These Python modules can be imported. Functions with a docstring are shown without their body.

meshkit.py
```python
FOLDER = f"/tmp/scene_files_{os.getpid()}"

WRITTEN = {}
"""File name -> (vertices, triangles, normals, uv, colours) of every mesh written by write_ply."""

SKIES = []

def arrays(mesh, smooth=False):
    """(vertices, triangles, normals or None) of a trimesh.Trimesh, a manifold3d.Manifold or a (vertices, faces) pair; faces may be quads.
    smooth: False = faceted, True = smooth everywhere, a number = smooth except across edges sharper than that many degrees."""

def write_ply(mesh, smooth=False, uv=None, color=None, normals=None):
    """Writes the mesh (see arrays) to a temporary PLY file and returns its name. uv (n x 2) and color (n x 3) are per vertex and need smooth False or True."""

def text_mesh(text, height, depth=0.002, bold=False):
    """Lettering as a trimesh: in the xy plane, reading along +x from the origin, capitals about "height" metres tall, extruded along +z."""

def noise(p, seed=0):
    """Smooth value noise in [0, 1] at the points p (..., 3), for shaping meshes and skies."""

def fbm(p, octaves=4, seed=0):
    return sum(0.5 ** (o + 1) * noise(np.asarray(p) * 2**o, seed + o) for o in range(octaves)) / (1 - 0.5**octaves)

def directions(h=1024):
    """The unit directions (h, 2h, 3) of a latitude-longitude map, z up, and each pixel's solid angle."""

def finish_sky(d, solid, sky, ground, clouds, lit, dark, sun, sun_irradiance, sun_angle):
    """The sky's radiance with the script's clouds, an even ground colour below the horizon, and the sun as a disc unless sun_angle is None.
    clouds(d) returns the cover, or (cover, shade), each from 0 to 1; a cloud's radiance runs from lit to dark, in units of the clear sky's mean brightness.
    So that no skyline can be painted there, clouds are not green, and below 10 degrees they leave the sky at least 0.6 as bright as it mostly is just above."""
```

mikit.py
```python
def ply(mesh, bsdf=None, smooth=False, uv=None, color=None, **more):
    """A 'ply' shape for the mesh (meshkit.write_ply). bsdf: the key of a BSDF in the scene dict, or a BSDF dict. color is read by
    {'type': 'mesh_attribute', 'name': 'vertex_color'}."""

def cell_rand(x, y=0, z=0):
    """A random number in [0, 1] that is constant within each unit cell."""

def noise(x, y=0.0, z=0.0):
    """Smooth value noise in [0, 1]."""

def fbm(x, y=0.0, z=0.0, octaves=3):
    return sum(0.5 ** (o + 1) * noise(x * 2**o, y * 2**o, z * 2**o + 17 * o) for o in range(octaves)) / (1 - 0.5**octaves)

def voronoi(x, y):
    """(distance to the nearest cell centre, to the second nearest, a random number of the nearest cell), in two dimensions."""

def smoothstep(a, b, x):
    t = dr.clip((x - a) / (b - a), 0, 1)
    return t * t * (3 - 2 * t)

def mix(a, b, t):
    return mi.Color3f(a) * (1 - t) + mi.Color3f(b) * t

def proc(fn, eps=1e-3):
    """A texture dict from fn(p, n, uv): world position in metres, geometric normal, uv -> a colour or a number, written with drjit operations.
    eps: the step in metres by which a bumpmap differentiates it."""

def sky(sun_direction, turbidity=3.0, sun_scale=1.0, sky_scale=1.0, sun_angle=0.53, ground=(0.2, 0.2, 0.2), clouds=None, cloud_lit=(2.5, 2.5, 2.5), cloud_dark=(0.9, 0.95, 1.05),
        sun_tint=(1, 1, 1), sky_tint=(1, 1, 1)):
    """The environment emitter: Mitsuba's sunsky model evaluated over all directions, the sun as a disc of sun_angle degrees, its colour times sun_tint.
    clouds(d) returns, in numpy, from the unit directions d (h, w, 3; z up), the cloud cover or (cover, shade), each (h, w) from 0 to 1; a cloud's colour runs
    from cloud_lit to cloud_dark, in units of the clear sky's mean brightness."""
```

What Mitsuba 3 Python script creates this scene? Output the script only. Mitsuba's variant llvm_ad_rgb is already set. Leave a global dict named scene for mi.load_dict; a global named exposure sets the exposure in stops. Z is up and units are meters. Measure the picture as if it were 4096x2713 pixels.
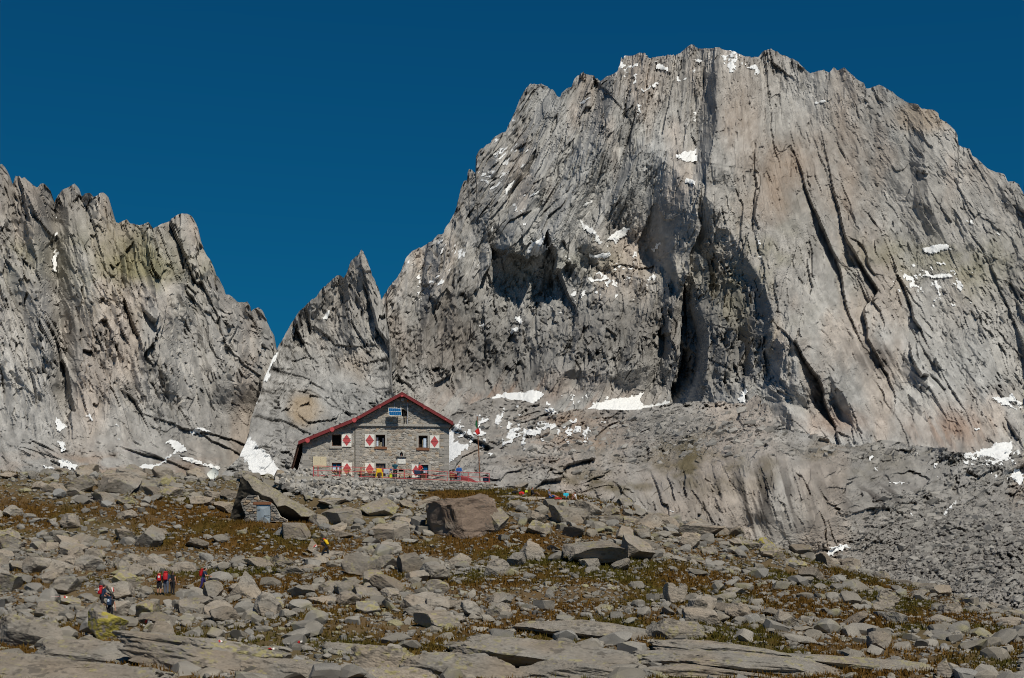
# An alpine stone hut on a boulder slope below granite walls.
import math
import numpy as np, trimesh, manifold3d, mitsuba as mi, drjit as dr, mikit, meshkit
from scipy.interpolate import RBFInterpolator
from scipy.ndimage import gaussian_filter, map_coordinates
from scipy.spatial import cKDTree
from mikit import noise, fbm, smoothstep, mix

T = mi.ScalarTransform4f
F, CX, HY = 5689.0, 2048.0, 2236.0          # focal length, centre column and horizon row, in pixels of the 4096 x 2713 photograph
scene, labels = {}, {}
exposure = 1.42
scene['camera'] = {'type': 'perspective', 'fov': math.degrees(2 * math.atan(2048 / F)), 'fov_axis': 'x', 'near_clip': 0.5, 'far_clip': 9000.0,
                   'to_world': T().look_at(origin=[0, 0, 0], target=[0, 1, 0], up=[0, 0, 1]), 'principal_point_offset_y': -(HY - 1356.5) / 2713}
scene['sky'] = mikit.sky((0.515, -0.937, 1.33), turbidity=2.2, sky_scale=0.50, ground=(0.10, 0.095, 0.085), sky_tint=(0.035, 0.62, 0.89), sun_tint=(0.90, 1.0, 1.13))

# ---------------------------------------------------------------- helpers
RNG = np.random.default_rng(7)

def key_for(name):
    if name not in scene and name not in labels and not any(k.startswith(name + '__') for k in scene):
        return name
    n = COUNT.get(name, 0) + 1
    COUNT[name] = n
    return f'{name}_{n:03d}'
COUNT = {}

def thing(name, label, cat, group=None):
    k = key_for(name)
    labels[k] = {'label': label, 'category': cat}
    if group: labels[k]['group'] = group
    return k

def put(name, mesh, bsdf, parent=None, smooth=False, label=None, cat=None, group=None, kind=None, **kw):
    k = key_for((parent + '__' if parent else '') + name)
    scene[k] = mikit.ply(mesh, bsdf, smooth=smooth, **kw)
    d = {a: b for a, b in (('label', label), ('category', cat), ('group', group), ('kind', kind)) if b}
    if d: labels[k] = d
    return k

def at(px, py, Y):
    return np.stack(np.broadcast_arrays((np.asarray(px, float) - CX) * Y / F, np.asarray(Y, float), (HY - np.asarray(py, float)) * Y / F), -1)

def joined(ms):
    ms = list(ms)
    vs, fs, n = [], [], 0
    for m in ms:
        v, f = (m.vertices, m.faces) if hasattr(m, 'faces') else m
        vs.append(np.asarray(v)); fs.append(np.asarray(f) + n); n += len(v)
    return np.vstack(vs), np.vstack(fs)

def box(x0, x1, y0, y1, z0, z1):
    m = trimesh.creation.box((x1 - x0, y1 - y0, z1 - z0))
    m.apply_translation(((x0 + x1) / 2, (y0 + y1) / 2, (z0 + z1) / 2))
    return m

def tube(p, q, r, n=8):
    return trimesh.creation.cylinder(radius=r, segment=(np.asarray(p, float), np.asarray(q, float)), sections=n)

def diffuse(c, rough=None):
    c = {'type': 'rgb', 'value': list(map(float, c))}
    if rough is None:
        return {'type': 'twosided', 'b': {'type': 'diffuse', 'reflectance': c}}
    return {'type': 'twosided', 'b': {'type': 'principled', 'base_color': c, 'roughness': rough, 'specular': 0.3}}
for _n, _c, _r in (('red_metal', (0.20, 0.032, 0.036), .6), ('red_paint', (0.50, 0.085, 0.095), .6), ('white_paint', (0.78, 0.78, 0.75), .6), ('dark_wood', (0.07, 0.035, 0.025), .8),
                   ('pale_wood', (0.60, 0.40, 0.17), .7), ('brown_wood', (0.22, 0.10, 0.055), .7), ('frame_wood', (0.14, 0.08, 0.06), .7), ('inside', (0.02, 0.018, 0.017), .9), ('cut_stone', (0.40, 0.385, 0.36), .9), ('mortar', (0.40, 0.375, 0.33), .95),
                   ('skin', (0.50, 0.25, 0.17), .6), ('dark_hair', (0.025, 0.018, 0.015), .7), ('fair_hair', (0.35, 0.22, 0.11), .7), ('black_cloth', (0.018, 0.018, 0.022), .9), ('navy_cloth', (0.02, 0.04, 0.085), .9),
                   ('blue_cloth', (0.02, 0.10, 0.36), .85), ('red_cloth', (0.58, 0.03, 0.035), .85), ('cyan_cloth', (0.02, 0.42, 0.60), .85), ('white_cloth', (0.75, 0.76, 0.78), .9), ('grey_cloth', (0.42, 0.45, 0.52), .9), ('slate_cloth', (0.09, 0.11, 0.16), .9),
                   ('yellow_cloth', (0.72, 0.48, 0.02), .85), ('lime_cloth', (0.55, 0.68, 0.04), .85), ('brown_cloth', (0.16, 0.10, 0.06), .9), ('jeans', (0.20, 0.27, 0.36), .9), ('teal_cloth', (0.012, 0.075, 0.12), .9), ('purple_cloth', (0.045, 0.03, 0.14), .9),
                   ('orange_cloth', (0.75, 0.16, 0.03), .85), ('boot', (0.03, 0.027, 0.025), .8), ('crimson_cloth', (0.42, 0.012, 0.02), .7), ('green_cloth', (0.01, 0.11, 0.04), .85), ('cell_blue', (0.010, 0.10, 0.27), None), ('dish_white', (0.72, 0.75, 0.72), .5),
                   ('dark_iron', (0.03, 0.03, 0.032), .6), ('board', (0.62, 0.55, 0.40), .8), ('ink', (0.12, 0.12, 0.12), .9), ('marker_red', (0.52, 0.03, 0.03), .7), ('lace', (0.55, 0.66, 0.82), .9), ('rust_wood', (0.20, 0.085, 0.07), .8), ('niche_grey', (0.09, 0.10, 0.12), .8)):
    scene[_n] = diffuse(_c, _r)
scene['zinc'] = {'type': 'twosided', 'b': {'type': 'principled', 'base_color': {'type': 'rgb', 'value': [0.46, 0.52, 0.56]}, 'roughness': 0.42, 'metallic': 0.55}}
scene['pane'] = {'type': 'twosided', 'b': {'type': 'principled', 'base_color': {'type': 'rgb', 'value': [0.015, 0.02, 0.03]}, 'roughness': 0.12, 'specular': 0.6}}
scene['painted'] = {'type': 'twosided', 'b': {'type': 'diffuse', 'reflectance': {'type': 'mesh_attribute', 'name': 'vertex_color'}}}
scene['snow'] = diffuse((0.80, 0.82, 0.84))

def granite(base, warm, lichen, yellow=(0.33, 0.30, 0.13), wc=(1.07, .91, .74)):
    """Weathered granite: mineral grain, warm and cool clouds, dark crusts and lichen blotches, over a rough relief."""
    def colour(p, n, uv):
        g = base * (0.52 + 0.42 * fbm(p.x * 1.1, p.y * 1.1, p.z * 1.1 + 5) + 0.30 * noise(p.x * 9, p.y * 9, p.z * 9) + 0.28 * noise(p.x * 0.45 + 7, p.y * 0.45, p.z * 0.45))
        w = dr.clip(fbm(p.x * .5 + 3, p.y * .5, p.z * .7, 2) * 2 - .6 + warm, 0, 1)
        c = mix((1.0, .945, .86), wc, w) * g
        k = 0.5 * fbm(p.x * .9 + 31, p.y * .9, p.z * .9) + 0.5 * fbm(p.x * 4.5, p.y * 4.5 + 9, p.z * 4.5, 2)
        c = mix(c, mi.Color3f(yellow) * (.7 + .6 * noise(p.x * 7, p.y * 7, p.z * 7)), smoothstep(.62 - .16 * lichen, .74 - .16 * lichen, k) * min(.25 + .6 * lichen, .85))
        d = 0.6 * fbm(p.x * .8 + 77, p.y * .8, p.z * 1.2) + 0.4 * noise(p.x * 5, p.y * 5, p.z * 5)
        return mix(c, mi.Color3f(.085, .078, .07), smoothstep(.58, .70, d) * .6)
    def relief(p, n, uv):
        return .6 * fbm(p.x * 2.2, p.y * 2.2, p.z * 3.4, 3) + .25 * noise(p.x * 11, p.y * 11, p.z * 14)
    return {'type': 'twosided', 'b': {'type': 'bumpmap', 'arbitrary': mikit.proc(relief, eps=.03), 'scale': .16, 'bsdf': {'type': 'diffuse', 'reflectance': mikit.proc(colour)}}}
scene['granite_pale'] = granite(.28, .2, .12)
scene['granite_grey'] = granite(.23, .1, .35)
scene['granite_dark'] = granite(.19, .3, .15)
scene['granite_brown'] = granite(.17, .6, -.1, wc=(1.2, .92, .74))
scene['granite_lichen'] = granite(.26, .15, .75)
scene['granite_yellow'] = granite(.26, .2, 1.15, (0.36, 0.31, 0.05))
# ---------------------------------------------------------------- mountains: relief walls of real depth
LATTICE = np.random.default_rng(5).random((8, 256, 256), np.float32)
def n2(x, y, seed):
    """Smooth value noise of two coordinates, in [0, 1]."""
    x, y = np.asarray(x, np.float32) + seed * 17.31, np.asarray(y, np.float32) + seed * 9.17
    i, j = np.floor(x), np.floor(y)
    u, v = x - i, y - j
    u, v = u * u * (3 - 2 * u), v * v * (3 - 2 * v)
    i, j = i.astype(np.int32) & 255, j.astype(np.int32) & 255
    L, i1, j1 = LATTICE[seed % 8], (i + 1) & 255, (j + 1) & 255
    p, q = L[i, j], L[i, j1]
    p = p + (L[i1, j] - p) * u; q = q + (L[i1, j1] - q) * u
    return p + (q - p) * v

def fb(a, b, size, octs=4, seed=0, ridged=False):
    """Fractal noise, about -0.5 to 0.5 (ridged: 0 to 1)."""
    a, b = np.asarray(a) / size, np.asarray(b) / size
    out = 0
    for o in range(octs):
        k = n2(a * 2 ** o, b * 2 ** o, seed + o)
        out = out + 0.5 ** (o + 1) * ((1 - np.abs(2 * k - 1)) if ridged else (k - 0.5))
    return out / (1 - 0.5 ** octs)

def facets(a, b, size, stretch, seed, tilt=0.4, mode='step'):
    """Broken granite: cells of tilted planes, in units of size. mode: 'step' = blocks at their own heights, 'min' = sharp crests, 'max' = sharp clefts.
    Returns (height, nearness to a joint, a random number per cell)."""
    r = np.random.default_rng(seed)
    u, v = np.ravel(a) / size, np.ravel(b) / (size * stretch)
    gx, gy = np.meshgrid(np.arange(np.floor(u.min()) - 1, u.max() + 2), np.arange(np.floor(v.min()) - 1, v.max() + 2))
    c = np.stack([gx.ravel(), gy.ravel()], 1) + r.uniform(0, 1, (gx.size, 2))
    d, i = cKDTree(c).query(np.stack([u, v], 1), k=2 if mode == 'step' else 4, workers=-1)
    i0 = i[:, 0]
    g = r.normal(0, tilt, (len(c), 2)); h = r.uniform(-.5, .5, len(c))
    pl = lambda i: h[i] * (.42 if mode == 'step' else .3) + g[i, 0] * (u - c[i, 0]) + g[i, 1] * (v - c[i, 1])
    if mode == 'step': out = pl(i0)
    else:
        sg = 1 if mode == 'min' else -1
        out = sg * np.min([sg * pl(i[:, k]) + .55 * d[:, k] ** 2 for k in range(4)], axis=0)
    return out.reshape(np.shape(a)), np.exp(-((d[:, 1] - d[:, 0]) / 0.09) ** 2).reshape(np.shape(a)), r.uniform(0, 1, len(c))[i0].reshape(np.shape(a))

def ridge(px, py, line, wl, wr, amp, taper=120, power=1.0):
    """A crest (amp > 0, metres towards the valley) or gully (amp < 0) along a polyline, wl and wr its widths to the left and right of it."""
    line = np.asarray(line, float)
    best, side = np.full(px.shape, 1e9), np.zeros(px.shape)
    tt = np.zeros(px.shape)
    L = np.r_[0, np.cumsum(np.linalg.norm(np.diff(line, axis=0), axis=1))]
    for k in range(len(line) - 1):
        p, q = line[k], line[k + 1]
        d = q - p; n2 = d @ d
        t = np.clip(((px - p[0]) * d[0] + (py - p[1]) * d[1]) / n2, 0, 1)
        ex, ey = px - p[0] - t * d[0], py - p[1] - t * d[1]
        dist = np.hypot(ex, ey)
        m = dist < best
        best = np.where(m, dist, best)
        side = np.where(m, np.where(d[0] * ey - d[1] * ex > 0, -1, 1), side)   # going down the picture: > 0 is to the left
        tt = np.where(m, L[k] + t * (L[k + 1] - L[k]), tt)
    w = np.where(side < 0, wl, wr)
    end = np.clip(np.minimum(tt + taper * .3, L[-1] - tt + taper * .3) / taper, 0, 1)
    return amp * np.clip(1 - best / w, 0, 1) ** power * end

def rbf(pts):
    pts = np.asarray(pts, float)
    f = RBFInterpolator(pts[:, :2] / 1000, np.log(pts[:, 2]), kernel='linear', smoothing=0.004)
    def ev(px, py):                                                     # on a coarse grid, then between its nodes
        x0, y0, st = px.min() - 1, py.min() - 1, 14.0
        gx, gy = np.meshgrid(np.arange(x0, px.max() + 2 * st, st), np.arange(y0, py.max() + 2 * st, st))
        z = gaussian_filter(f(np.stack([gx.ravel(), gy.ravel()], 1) / 1000).reshape(gx.shape), 3)
        return np.exp(map_coordinates(z, [(py - y0) / st, (px - x0) / st], order=1, mode='nearest'))
    return ev

def wall_grid(crest, bottom, x0, x1, sx, sy, jag, seed):
    xs = np.arange(x0, x1 + sx, sx)
    top = np.interp(xs + 1.6 * jag * fb(xs, xs * 0 + 9, 34, 4, seed + 6), *np.asarray(crest, float).T)
    top = top + jag * (fb(xs, xs * 0, 60, 5, seed) * 1.3 + 0.8 * np.abs(fb(xs, xs * 0, 22, 3, seed + 3)))
    bot = np.interp(xs, *np.asarray(bottom, float).T)
    n = int(np.max(bot - top) / sy) + 2
    v = np.linspace(0, 1, n)[:, None]
    calm = gaussian_filter(top, 60 / sx, mode='nearest')                # steps of the skyline do not reach down the wall
    k = np.clip(np.minimum(1, 0.25 * np.abs(bot - calm) / np.maximum(np.abs(top - calm), 1)), 0, 1)
    calm = top + (calm - top) * k
    return np.broadcast_to(xs, (n, len(xs))).copy(), bot + (calm - bot) * v + (top - calm) * v ** 6

def grid_faces(n, m, keep=None):
    i = np.arange(n * m).reshape(n, m)
    a, b, c, d = i[:-1, :-1], i[:-1, 1:], i[1:, 1:], i[1:, :-1]
    q = np.stack([a, b, c, d], -1).reshape(-1, 4)
    if keep is not None: q = q[keep.ravel()]
    return np.vstack([q[:, [0, 1, 2]], q[:, [0, 2, 3]]])

def inside(px, py, poly):
    x, y = poly[:, 0], poly[:, 1]
    c = np.zeros(px.shape, bool)
    for i in range(len(poly)):
        j = i - 1
        hit = ((y[i] > py) != (y[j] > py)) & (px < (x[j] - x[i]) * (py - y[i]) / (y[j] - y[i] + 1e-12) + x[i])
        c ^= hit
    return c

def build_wall(name, label, px, py, depth, fine, coarse, colour, snow, scale, back=True, steep=1.8, flecks=None):
    """coarse, fine: relief in metres towards the viewer's valley. The wall, its far side and its snow patches become objects."""
    n, m = px.shape
    cot = gaussian_filter(np.abs(np.gradient(depth, axis=0)) / np.maximum(np.abs(np.gradient(py, axis=0)) * depth / F, 1e-3), 3)
    tip = np.clip(np.sqrt(1 + cot ** 2), 1, steep)                      # relief stands square to the ground where the ground lies flatter
    P = at(px, py, depth - coarse - fine * tip)
    P[..., 2] += 0.18 * fine
    P[..., 0] += 0.10 * fine
    V, C = P, colour
    if back:
        e = P[-1]
        rows = [e + np.array([0, dy, -dz]) for dy, dz in ((6, .5), (40, 25), (220, 190))]
        V = np.concatenate([P, np.array(rows)]); C = np.concatenate([colour, np.repeat(colour[-1:], 3, 0)])
    put(name, (V.reshape(-1, 3), grid_faces(len(V), m)), 'painted', kind='structure', label=label, color=np.clip(C, 0.01, 0.9).reshape(-1, 3), smooth=False)
    if flecks is not None:                                              # thin snow left on ledges
        N_ = np.cross(P[1:, :-1] - P[:-1, :-1], P[:-1, 1:] - P[:-1, :-1]); N_ /= np.linalg.norm(N_, axis=-1, keepdims=True)
        up = np.abs(N_[..., 2]) * np.sign(-N_[..., 1] * N_[..., 2])
        keep = (gaussian_filter(up, 1) > .60) & ((flecks + 1.2 * fb(px, py, 26, 3, 95))[:-1, :-1] > .62)
        f = grid_faces(n, m, keep); ids, f = np.unique(f, return_inverse=True)
        put('snow_flecks', ((P * (1 - .0006)).reshape(-1, 3)[ids] + [0, 0, .4], f.reshape(-1, 3)), 'snow', kind='structure', smooth=True)
    G = gaussian_filter(P, (3, 3, 0))
    wx, wy = px + 16 * fb(px, py, 30, 3, 91) + 22 * fb(px, py, 9, 2, 92), py + 12 * fb(px, py, 30, 3, 93) + 16 * fb(px, py, 9, 2, 94)
    for poly in snow:
        poly = np.asarray(poly, float); poly = poly.mean(0) + (poly - poly.mean(0)) * 1.10
        lo, hi = poly.min(0) - 30, poly.max(0) + 30
        near = (px > lo[0]) & (px < hi[0]) & (py > lo[1]) & (py < hi[1])
        on = np.zeros(px.shape, bool)
        on[near] = inside(wx[near], wy[near], poly)
        keep = on[:-1, :-1] & on[1:, :-1] & on[:-1, 1:] & on[1:, 1:]
        if keep.sum() < 3: continue
        depth_in = gaussian_filter(on.astype(np.float32), 1.5)[..., None]
        S = np.minimum(G[..., 1:2], P[..., 1:2] + 0.15 * scale) / P[..., 1:2]
        S = P * S * (1 - 0.0015 * depth_in) + np.array([0, 0, 0.5 * scale]) * depth_in
        f = grid_faces(n, m, keep)
        ids, f = np.unique(f, return_inverse=True)
        put('snow_patch', (S.reshape(-1, 3)[ids], f.reshape(-1, 3)), 'snow', kind='structure', smooth=True)
    return P

def crop(sc, ox, oy, *polys): return [[(ox + sc * x, oy + sc * y) for x, y in p] for p in polys]

def pts(s): return [tuple(map(float, t.split(','))) for t in s.split()]

def rock(px, py, a, b, seed, warm=0.0, base=0.35):
    """Granite albedo: grey with warm and cool clouds, thin water streaks down the wall and lichen."""
    g = base * (1 + 0.55 * fb(a, b, 60, 4, seed) + 0.5 * fb(a, b, 5, 3, seed + 5))
    w = 0.28 + fb(a, b, 110, 4, seed + 1) + warm
    w2 = np.clip((fb(a, b / 2.5, 34, 4, seed + 2) - 0.06) * 6, 0, 1)
    c = g[..., None] * (np.array([.99, .985, .97]) * (1 - w[..., None]) + np.array([1.06, .97, .88]) * w[..., None])
    c = c * (1 - 0.25 * w2[..., None]) + 0.25 * w2[..., None] * g[..., None] * np.array([1.25, .93, .70])
    return c

def tint(c, m, col, amt):
    m = np.clip(m, 0, 1)[..., None] * amt
    return c * (1 - m) + m * np.asarray(col)

def soft(px, py, x, y, rx, ry): return np.exp(-((px - x) / rx) ** 2 - ((py - y) / ry) ** 2)

def breakup(a, b, k, seed, stretch=2.4, hard=1.0):
    """Four scales of broken granite in the rib coordinates a (across) and b (along), in metres."""
    wa = a + k * (13 * fb(a, b, 60 * k, 3, seed) + 3 * fb(a, b, 14 * k, 3, seed + 2) + 0.8 * fb(a, b, 4 * k, 2, seed + 3))
    wb = b + k * (16 * fb(a, b, 60 * k, 3, seed + 1) + 6 * fb(a, b, 14 * k, 3, seed + 4) + 1.5 * fb(a, b, 4 * k, 2, seed + 5))
    h = np.zeros(a.shape); col = np.zeros(a.shape)
    for size, st, amp, tl, mode in ((90, 3.2, .60, .5, 'min'), (44, 4.2, .70, .55, 'min'), (22, 3.6, .70, .6, 'min'), (11, 3.0, .60, .62, 'step'), (6, 2.8, .66, .7, 'min'), (3.2, 2.0, .80, .8, 'step')):
        f, j, r = facets(wa, wb, size * k, st * stretch / 2.4, seed + int(size), tl, mode)
        lim = np.clip(0.80 + 2.6 * fb(a, b, size * 4 * k, 2, seed + 40 + int(size)), 0.12, 1.7)   # smooth slabs next to broken rock
        h += size * k * hard * lim * amp * f
        col += (r - .5) * (.14 if size < 40 else .06)
    h += k * hard * (2 * (fb(wa, wb / 3, 14 * k, 3, seed + 7, True) - .5) + .7 * (fb(wa, wb / 9, 6 * k, 2, seed + 8, True) - .5))
    return h, 1 + col

# --- the left ridge
A_CREST = pts("-260,640 -120,690 -40,640 0,658 8,654 20,668 33,695 37,724 46,748 52,737 62,701 75,704 83,716 95,709 101,723 112,726 133,741 153,745 164,728 174,724 187,737 199,753 207,778 214,803 222,811 228,791 240,770 257,749 278,741 290,731 303,724 315,737 322,762 332,776 348,770 361,776 369,791 381,784 398,776 415,772 427,781 435,807 444,832 452,853 464,882 477,886 493,880 507,874 518,886 539,894 572,897 597,890 622,900 638,890 663,874 688,864 705,857 717,849 734,853 750,855 767,865 779,886 790,911 793,932 800,965 817,998 833,1027 850,1052 862,1081 879,1110 895,1139 904,1168 920,1170 937,1182 953,1195 974,1199 995,1201 1001,1218 1007,1242 1024,1226 1036,1222 1053,1232 1059,1255 1073,1280 1086,1309 1098,1330 1103,1375 1140,1440 1250,1660")
px, py = wall_grid(A_CREST, [(-300, 1960), (1300, 1960)], -240, 1235, 3.8, 3.8, 7, 11)
D = rbf([(-250, 640, 1120), (0, 660, 1130), (300, 740, 1150), (700, 860, 1180), (1000, 1210, 1230), (1100, 1380, 1260), (-250, 1200, 1010), (0, 1200, 1040), (300, 1150, 1065), (520, 1050, 1085), (700, 1200, 1090), (1000, 1450, 1150),
         (-250, 1600, 900), (0, 1600, 920), (500, 1650, 945), (900, 1650, 1080), (0, 1900, 800), (500, 1900, 830), (900, 1900, 960), (1200, 1900, 1120), (1050, 1650, 1190), (-250, 1900, 790), (300, 1780, 860), (800, 1790, 990)])(px, py)
a, b = (px - CX) * 1080 / F, (HY - py) * 1080 / F
lean = a + 0.30 * b                                                     # ribs run down to the right
h1, c1 = breakup(lean, b, 0.85, 21, 2.6)
low = np.clip((py - 1600) / 200, 0, 1)                                  # the apron below the wall: smooth slabs, foliation falling to the right
h2, c2 = breakup(b + 0.45 * a, a - .3 * b, 0.55, 27, 3.2)
fine = h1 * (1 - low) + 0.42 * h2 * low
coarse = (ridge(px, py, pts("222,800 225,950 232,1150 250,1330 265,1500 280,1640"), 70, 55, -42) + ridge(px, py, pts("300,800 330,1000 370,1250 400,1400"), 60, 130, 22)
          + ridge(px, py, pts("640,880 620,1100 640,1400 700,1600"), 130, 160, 26) + ridge(px, py, pts("800,1000 850,1200 870,1450 900,1650"), 60, 110, 22) + ridge(px, py, pts("120,740 140,1000 170,1300 200,1500"), 70, 60, 24)
          + ridge(px, py, pts("700,1250 720,1400 760,1560"), 40, 90, -14) + ridge(px, py, pts("950,1200 960,1400 980,1600"), 40, 60, 14) + ridge(px, py, pts("1010,1245 1000,1400 1010,1500"), 30, 30, -10) + 30 * fb(lean, b / 2, 150, 3, 31))
col = rock(px, py, a, b, 33) * (c1 * (1 + .5 * fb(lean, b / 3.5, 4, 3, 101) + .25 * fb(a, b, 3, 2, 102)))[..., None]
col = tint(col, soft(px, py, 560, 1060, 330, 150) * np.clip(.55 + 3 * fb(a, b, 28, 4, 35), 0, 1) + .8 * soft(px, py, 40, 1000, 120, 90) * np.clip(.4 + 3 * fb(a, b, 28, 4, 35), 0, 1), (.235, .225, .12), .75)
col = tint(col, soft(px, py, 480, 1870, 420, 60) * np.clip(.3 + 4 * fb(a, b * 3, 20, 4, 36), 0, 1), (.30, .20, .135), .7)
col = tint(col, soft(px, py, 100, 760, 220, 140), (.17, .145, .125), .45)
SNOW_A = crop(.829, 0, 600, pts("600,1535 650,1540 700,1510 770,1505 800,1480 835,1455 800,1420 830,1400 880,1430 900,1460 850,1455 830,1480 770,1520 740,1568 640,1565"), pts("855,1470 930,1490 1000,1510 1060,1530 1050,1545 980,1520 900,1500"),
              pts("265,1300 290,1285 320,1330 300,1350 275,1345"), pts("280,1405 320,1410 320,1445 295,1450"), pts("285,1500 320,1495 370,1535 340,1548 290,1530"), pts("415,1268 440,1275 468,1305 440,1305"), pts("925,1350 960,1336 1015,1358 1012,1372 960,1362 930,1368"),
              pts("258,480 278,480 283,580 263,580"), pts("252,300 284,318 265,330"), pts("257,388 276,393 267,418"), pts("272,800 288,830 274,832"), pts("190,1512 230,1526 285,1545 230,1545"), pts("62,1283 113,1303 95,1308"), pts("545,1315 590,1325 570,1335"), pts("545,1370 590,1398 575,1400"))
build_wall('mountain_ridge', 'long jagged grey granite ridge with a dark gully at the left of the photo', px, py, D, fine, coarse, col, SNOW_A, 1.0)

# --- the pinnacle between the two massifs
B_CREST = pts("840,1960 900,1890 960,1830 991,1761 999,1694 1020,1620 1061,1512 1094,1429 1115,1379 1132,1359 1148,1330 1169,1296 1194,1255 1219,1222 1244,1197 1268,1172 1293,1147 1326,1118 1351,1095 1360,1094 1376,1107 1393,1082 1410,1038 1428,1021 1441,998 1454,1021 1471,1056 1488,1107 1509,1159 1526,1197 1546,1270 1560,1360 1568,1430 1576,1550 1600,1700 1640,1900 1660,1960")
px, py = wall_grid(B_CREST, [(800, 1975), (1700, 1975)], 842, 1656, 3.0, 3.3, 13, 41)
D = rbf([(1441, 1000, 1330), (1350, 1095, 1320), (1200, 1250, 1290), (1520, 1190, 1350), (1110, 1390, 1260), (1300, 1400, 1235), (1480, 1400, 1250), (1300, 1600, 1150), (1500, 1600, 1170), (1080, 1600, 1130), (1020, 1700, 1060), (1050, 1850, 880), (1300, 1850, 930), (1560, 1800, 1000), (900, 1950, 760), (1600, 1950, 800)])(px, py)
a, b = (px - CX) * 1220 / F, (HY - py) * 1220 / F
h1, c1 = breakup(b * .8 + a * .25, a - .2 * b, 0.75, 51, 2.0)
h3, c3 = breakup(a + .25 * b, b, 0.8, 57, 2.6)
k = np.clip((py - 1250) / 300, 0, 1)
fine = 1.2 * h3 * (1 - k) + 0.85 * h1 * k
coarse = ridge(px, py, pts("1378,1105 1370,1250 1330,1400 1290,1560"), 50, 50, -14) + ridge(px, py, pts("1441,1000 1460,1200 1470,1400"), 90, 80, 26) + ridge(px, py, pts("1280,1570 1310,1680 1320,1740"), 25, 60, -12) + 22 * fb(a, b, 120, 3, 58)
col = rock(px, py, a, b, 61, -.05, .335) * ((c1 * k + c3 * (1 - k)) * (1 + .5 * fb(a, b / 2.5, 4, 3, 101) + .25 * fb(a, b, 3, 2, 102)))[..., None]
col = tint(col, np.clip(soft(px, py, 1215, 1640, 75, 75) * 1.8 - .4 + fb(a, b, 14, 3, 62), 0, 1), (.37, .29, .20), .75)
col = tint(col, np.clip(soft(px, py, 1430, 1450, 90, 90) * 1.5 - .4 + fb(a, b, 20, 3, 63), 0, 1), (.31, .25, .19), .5)
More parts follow.
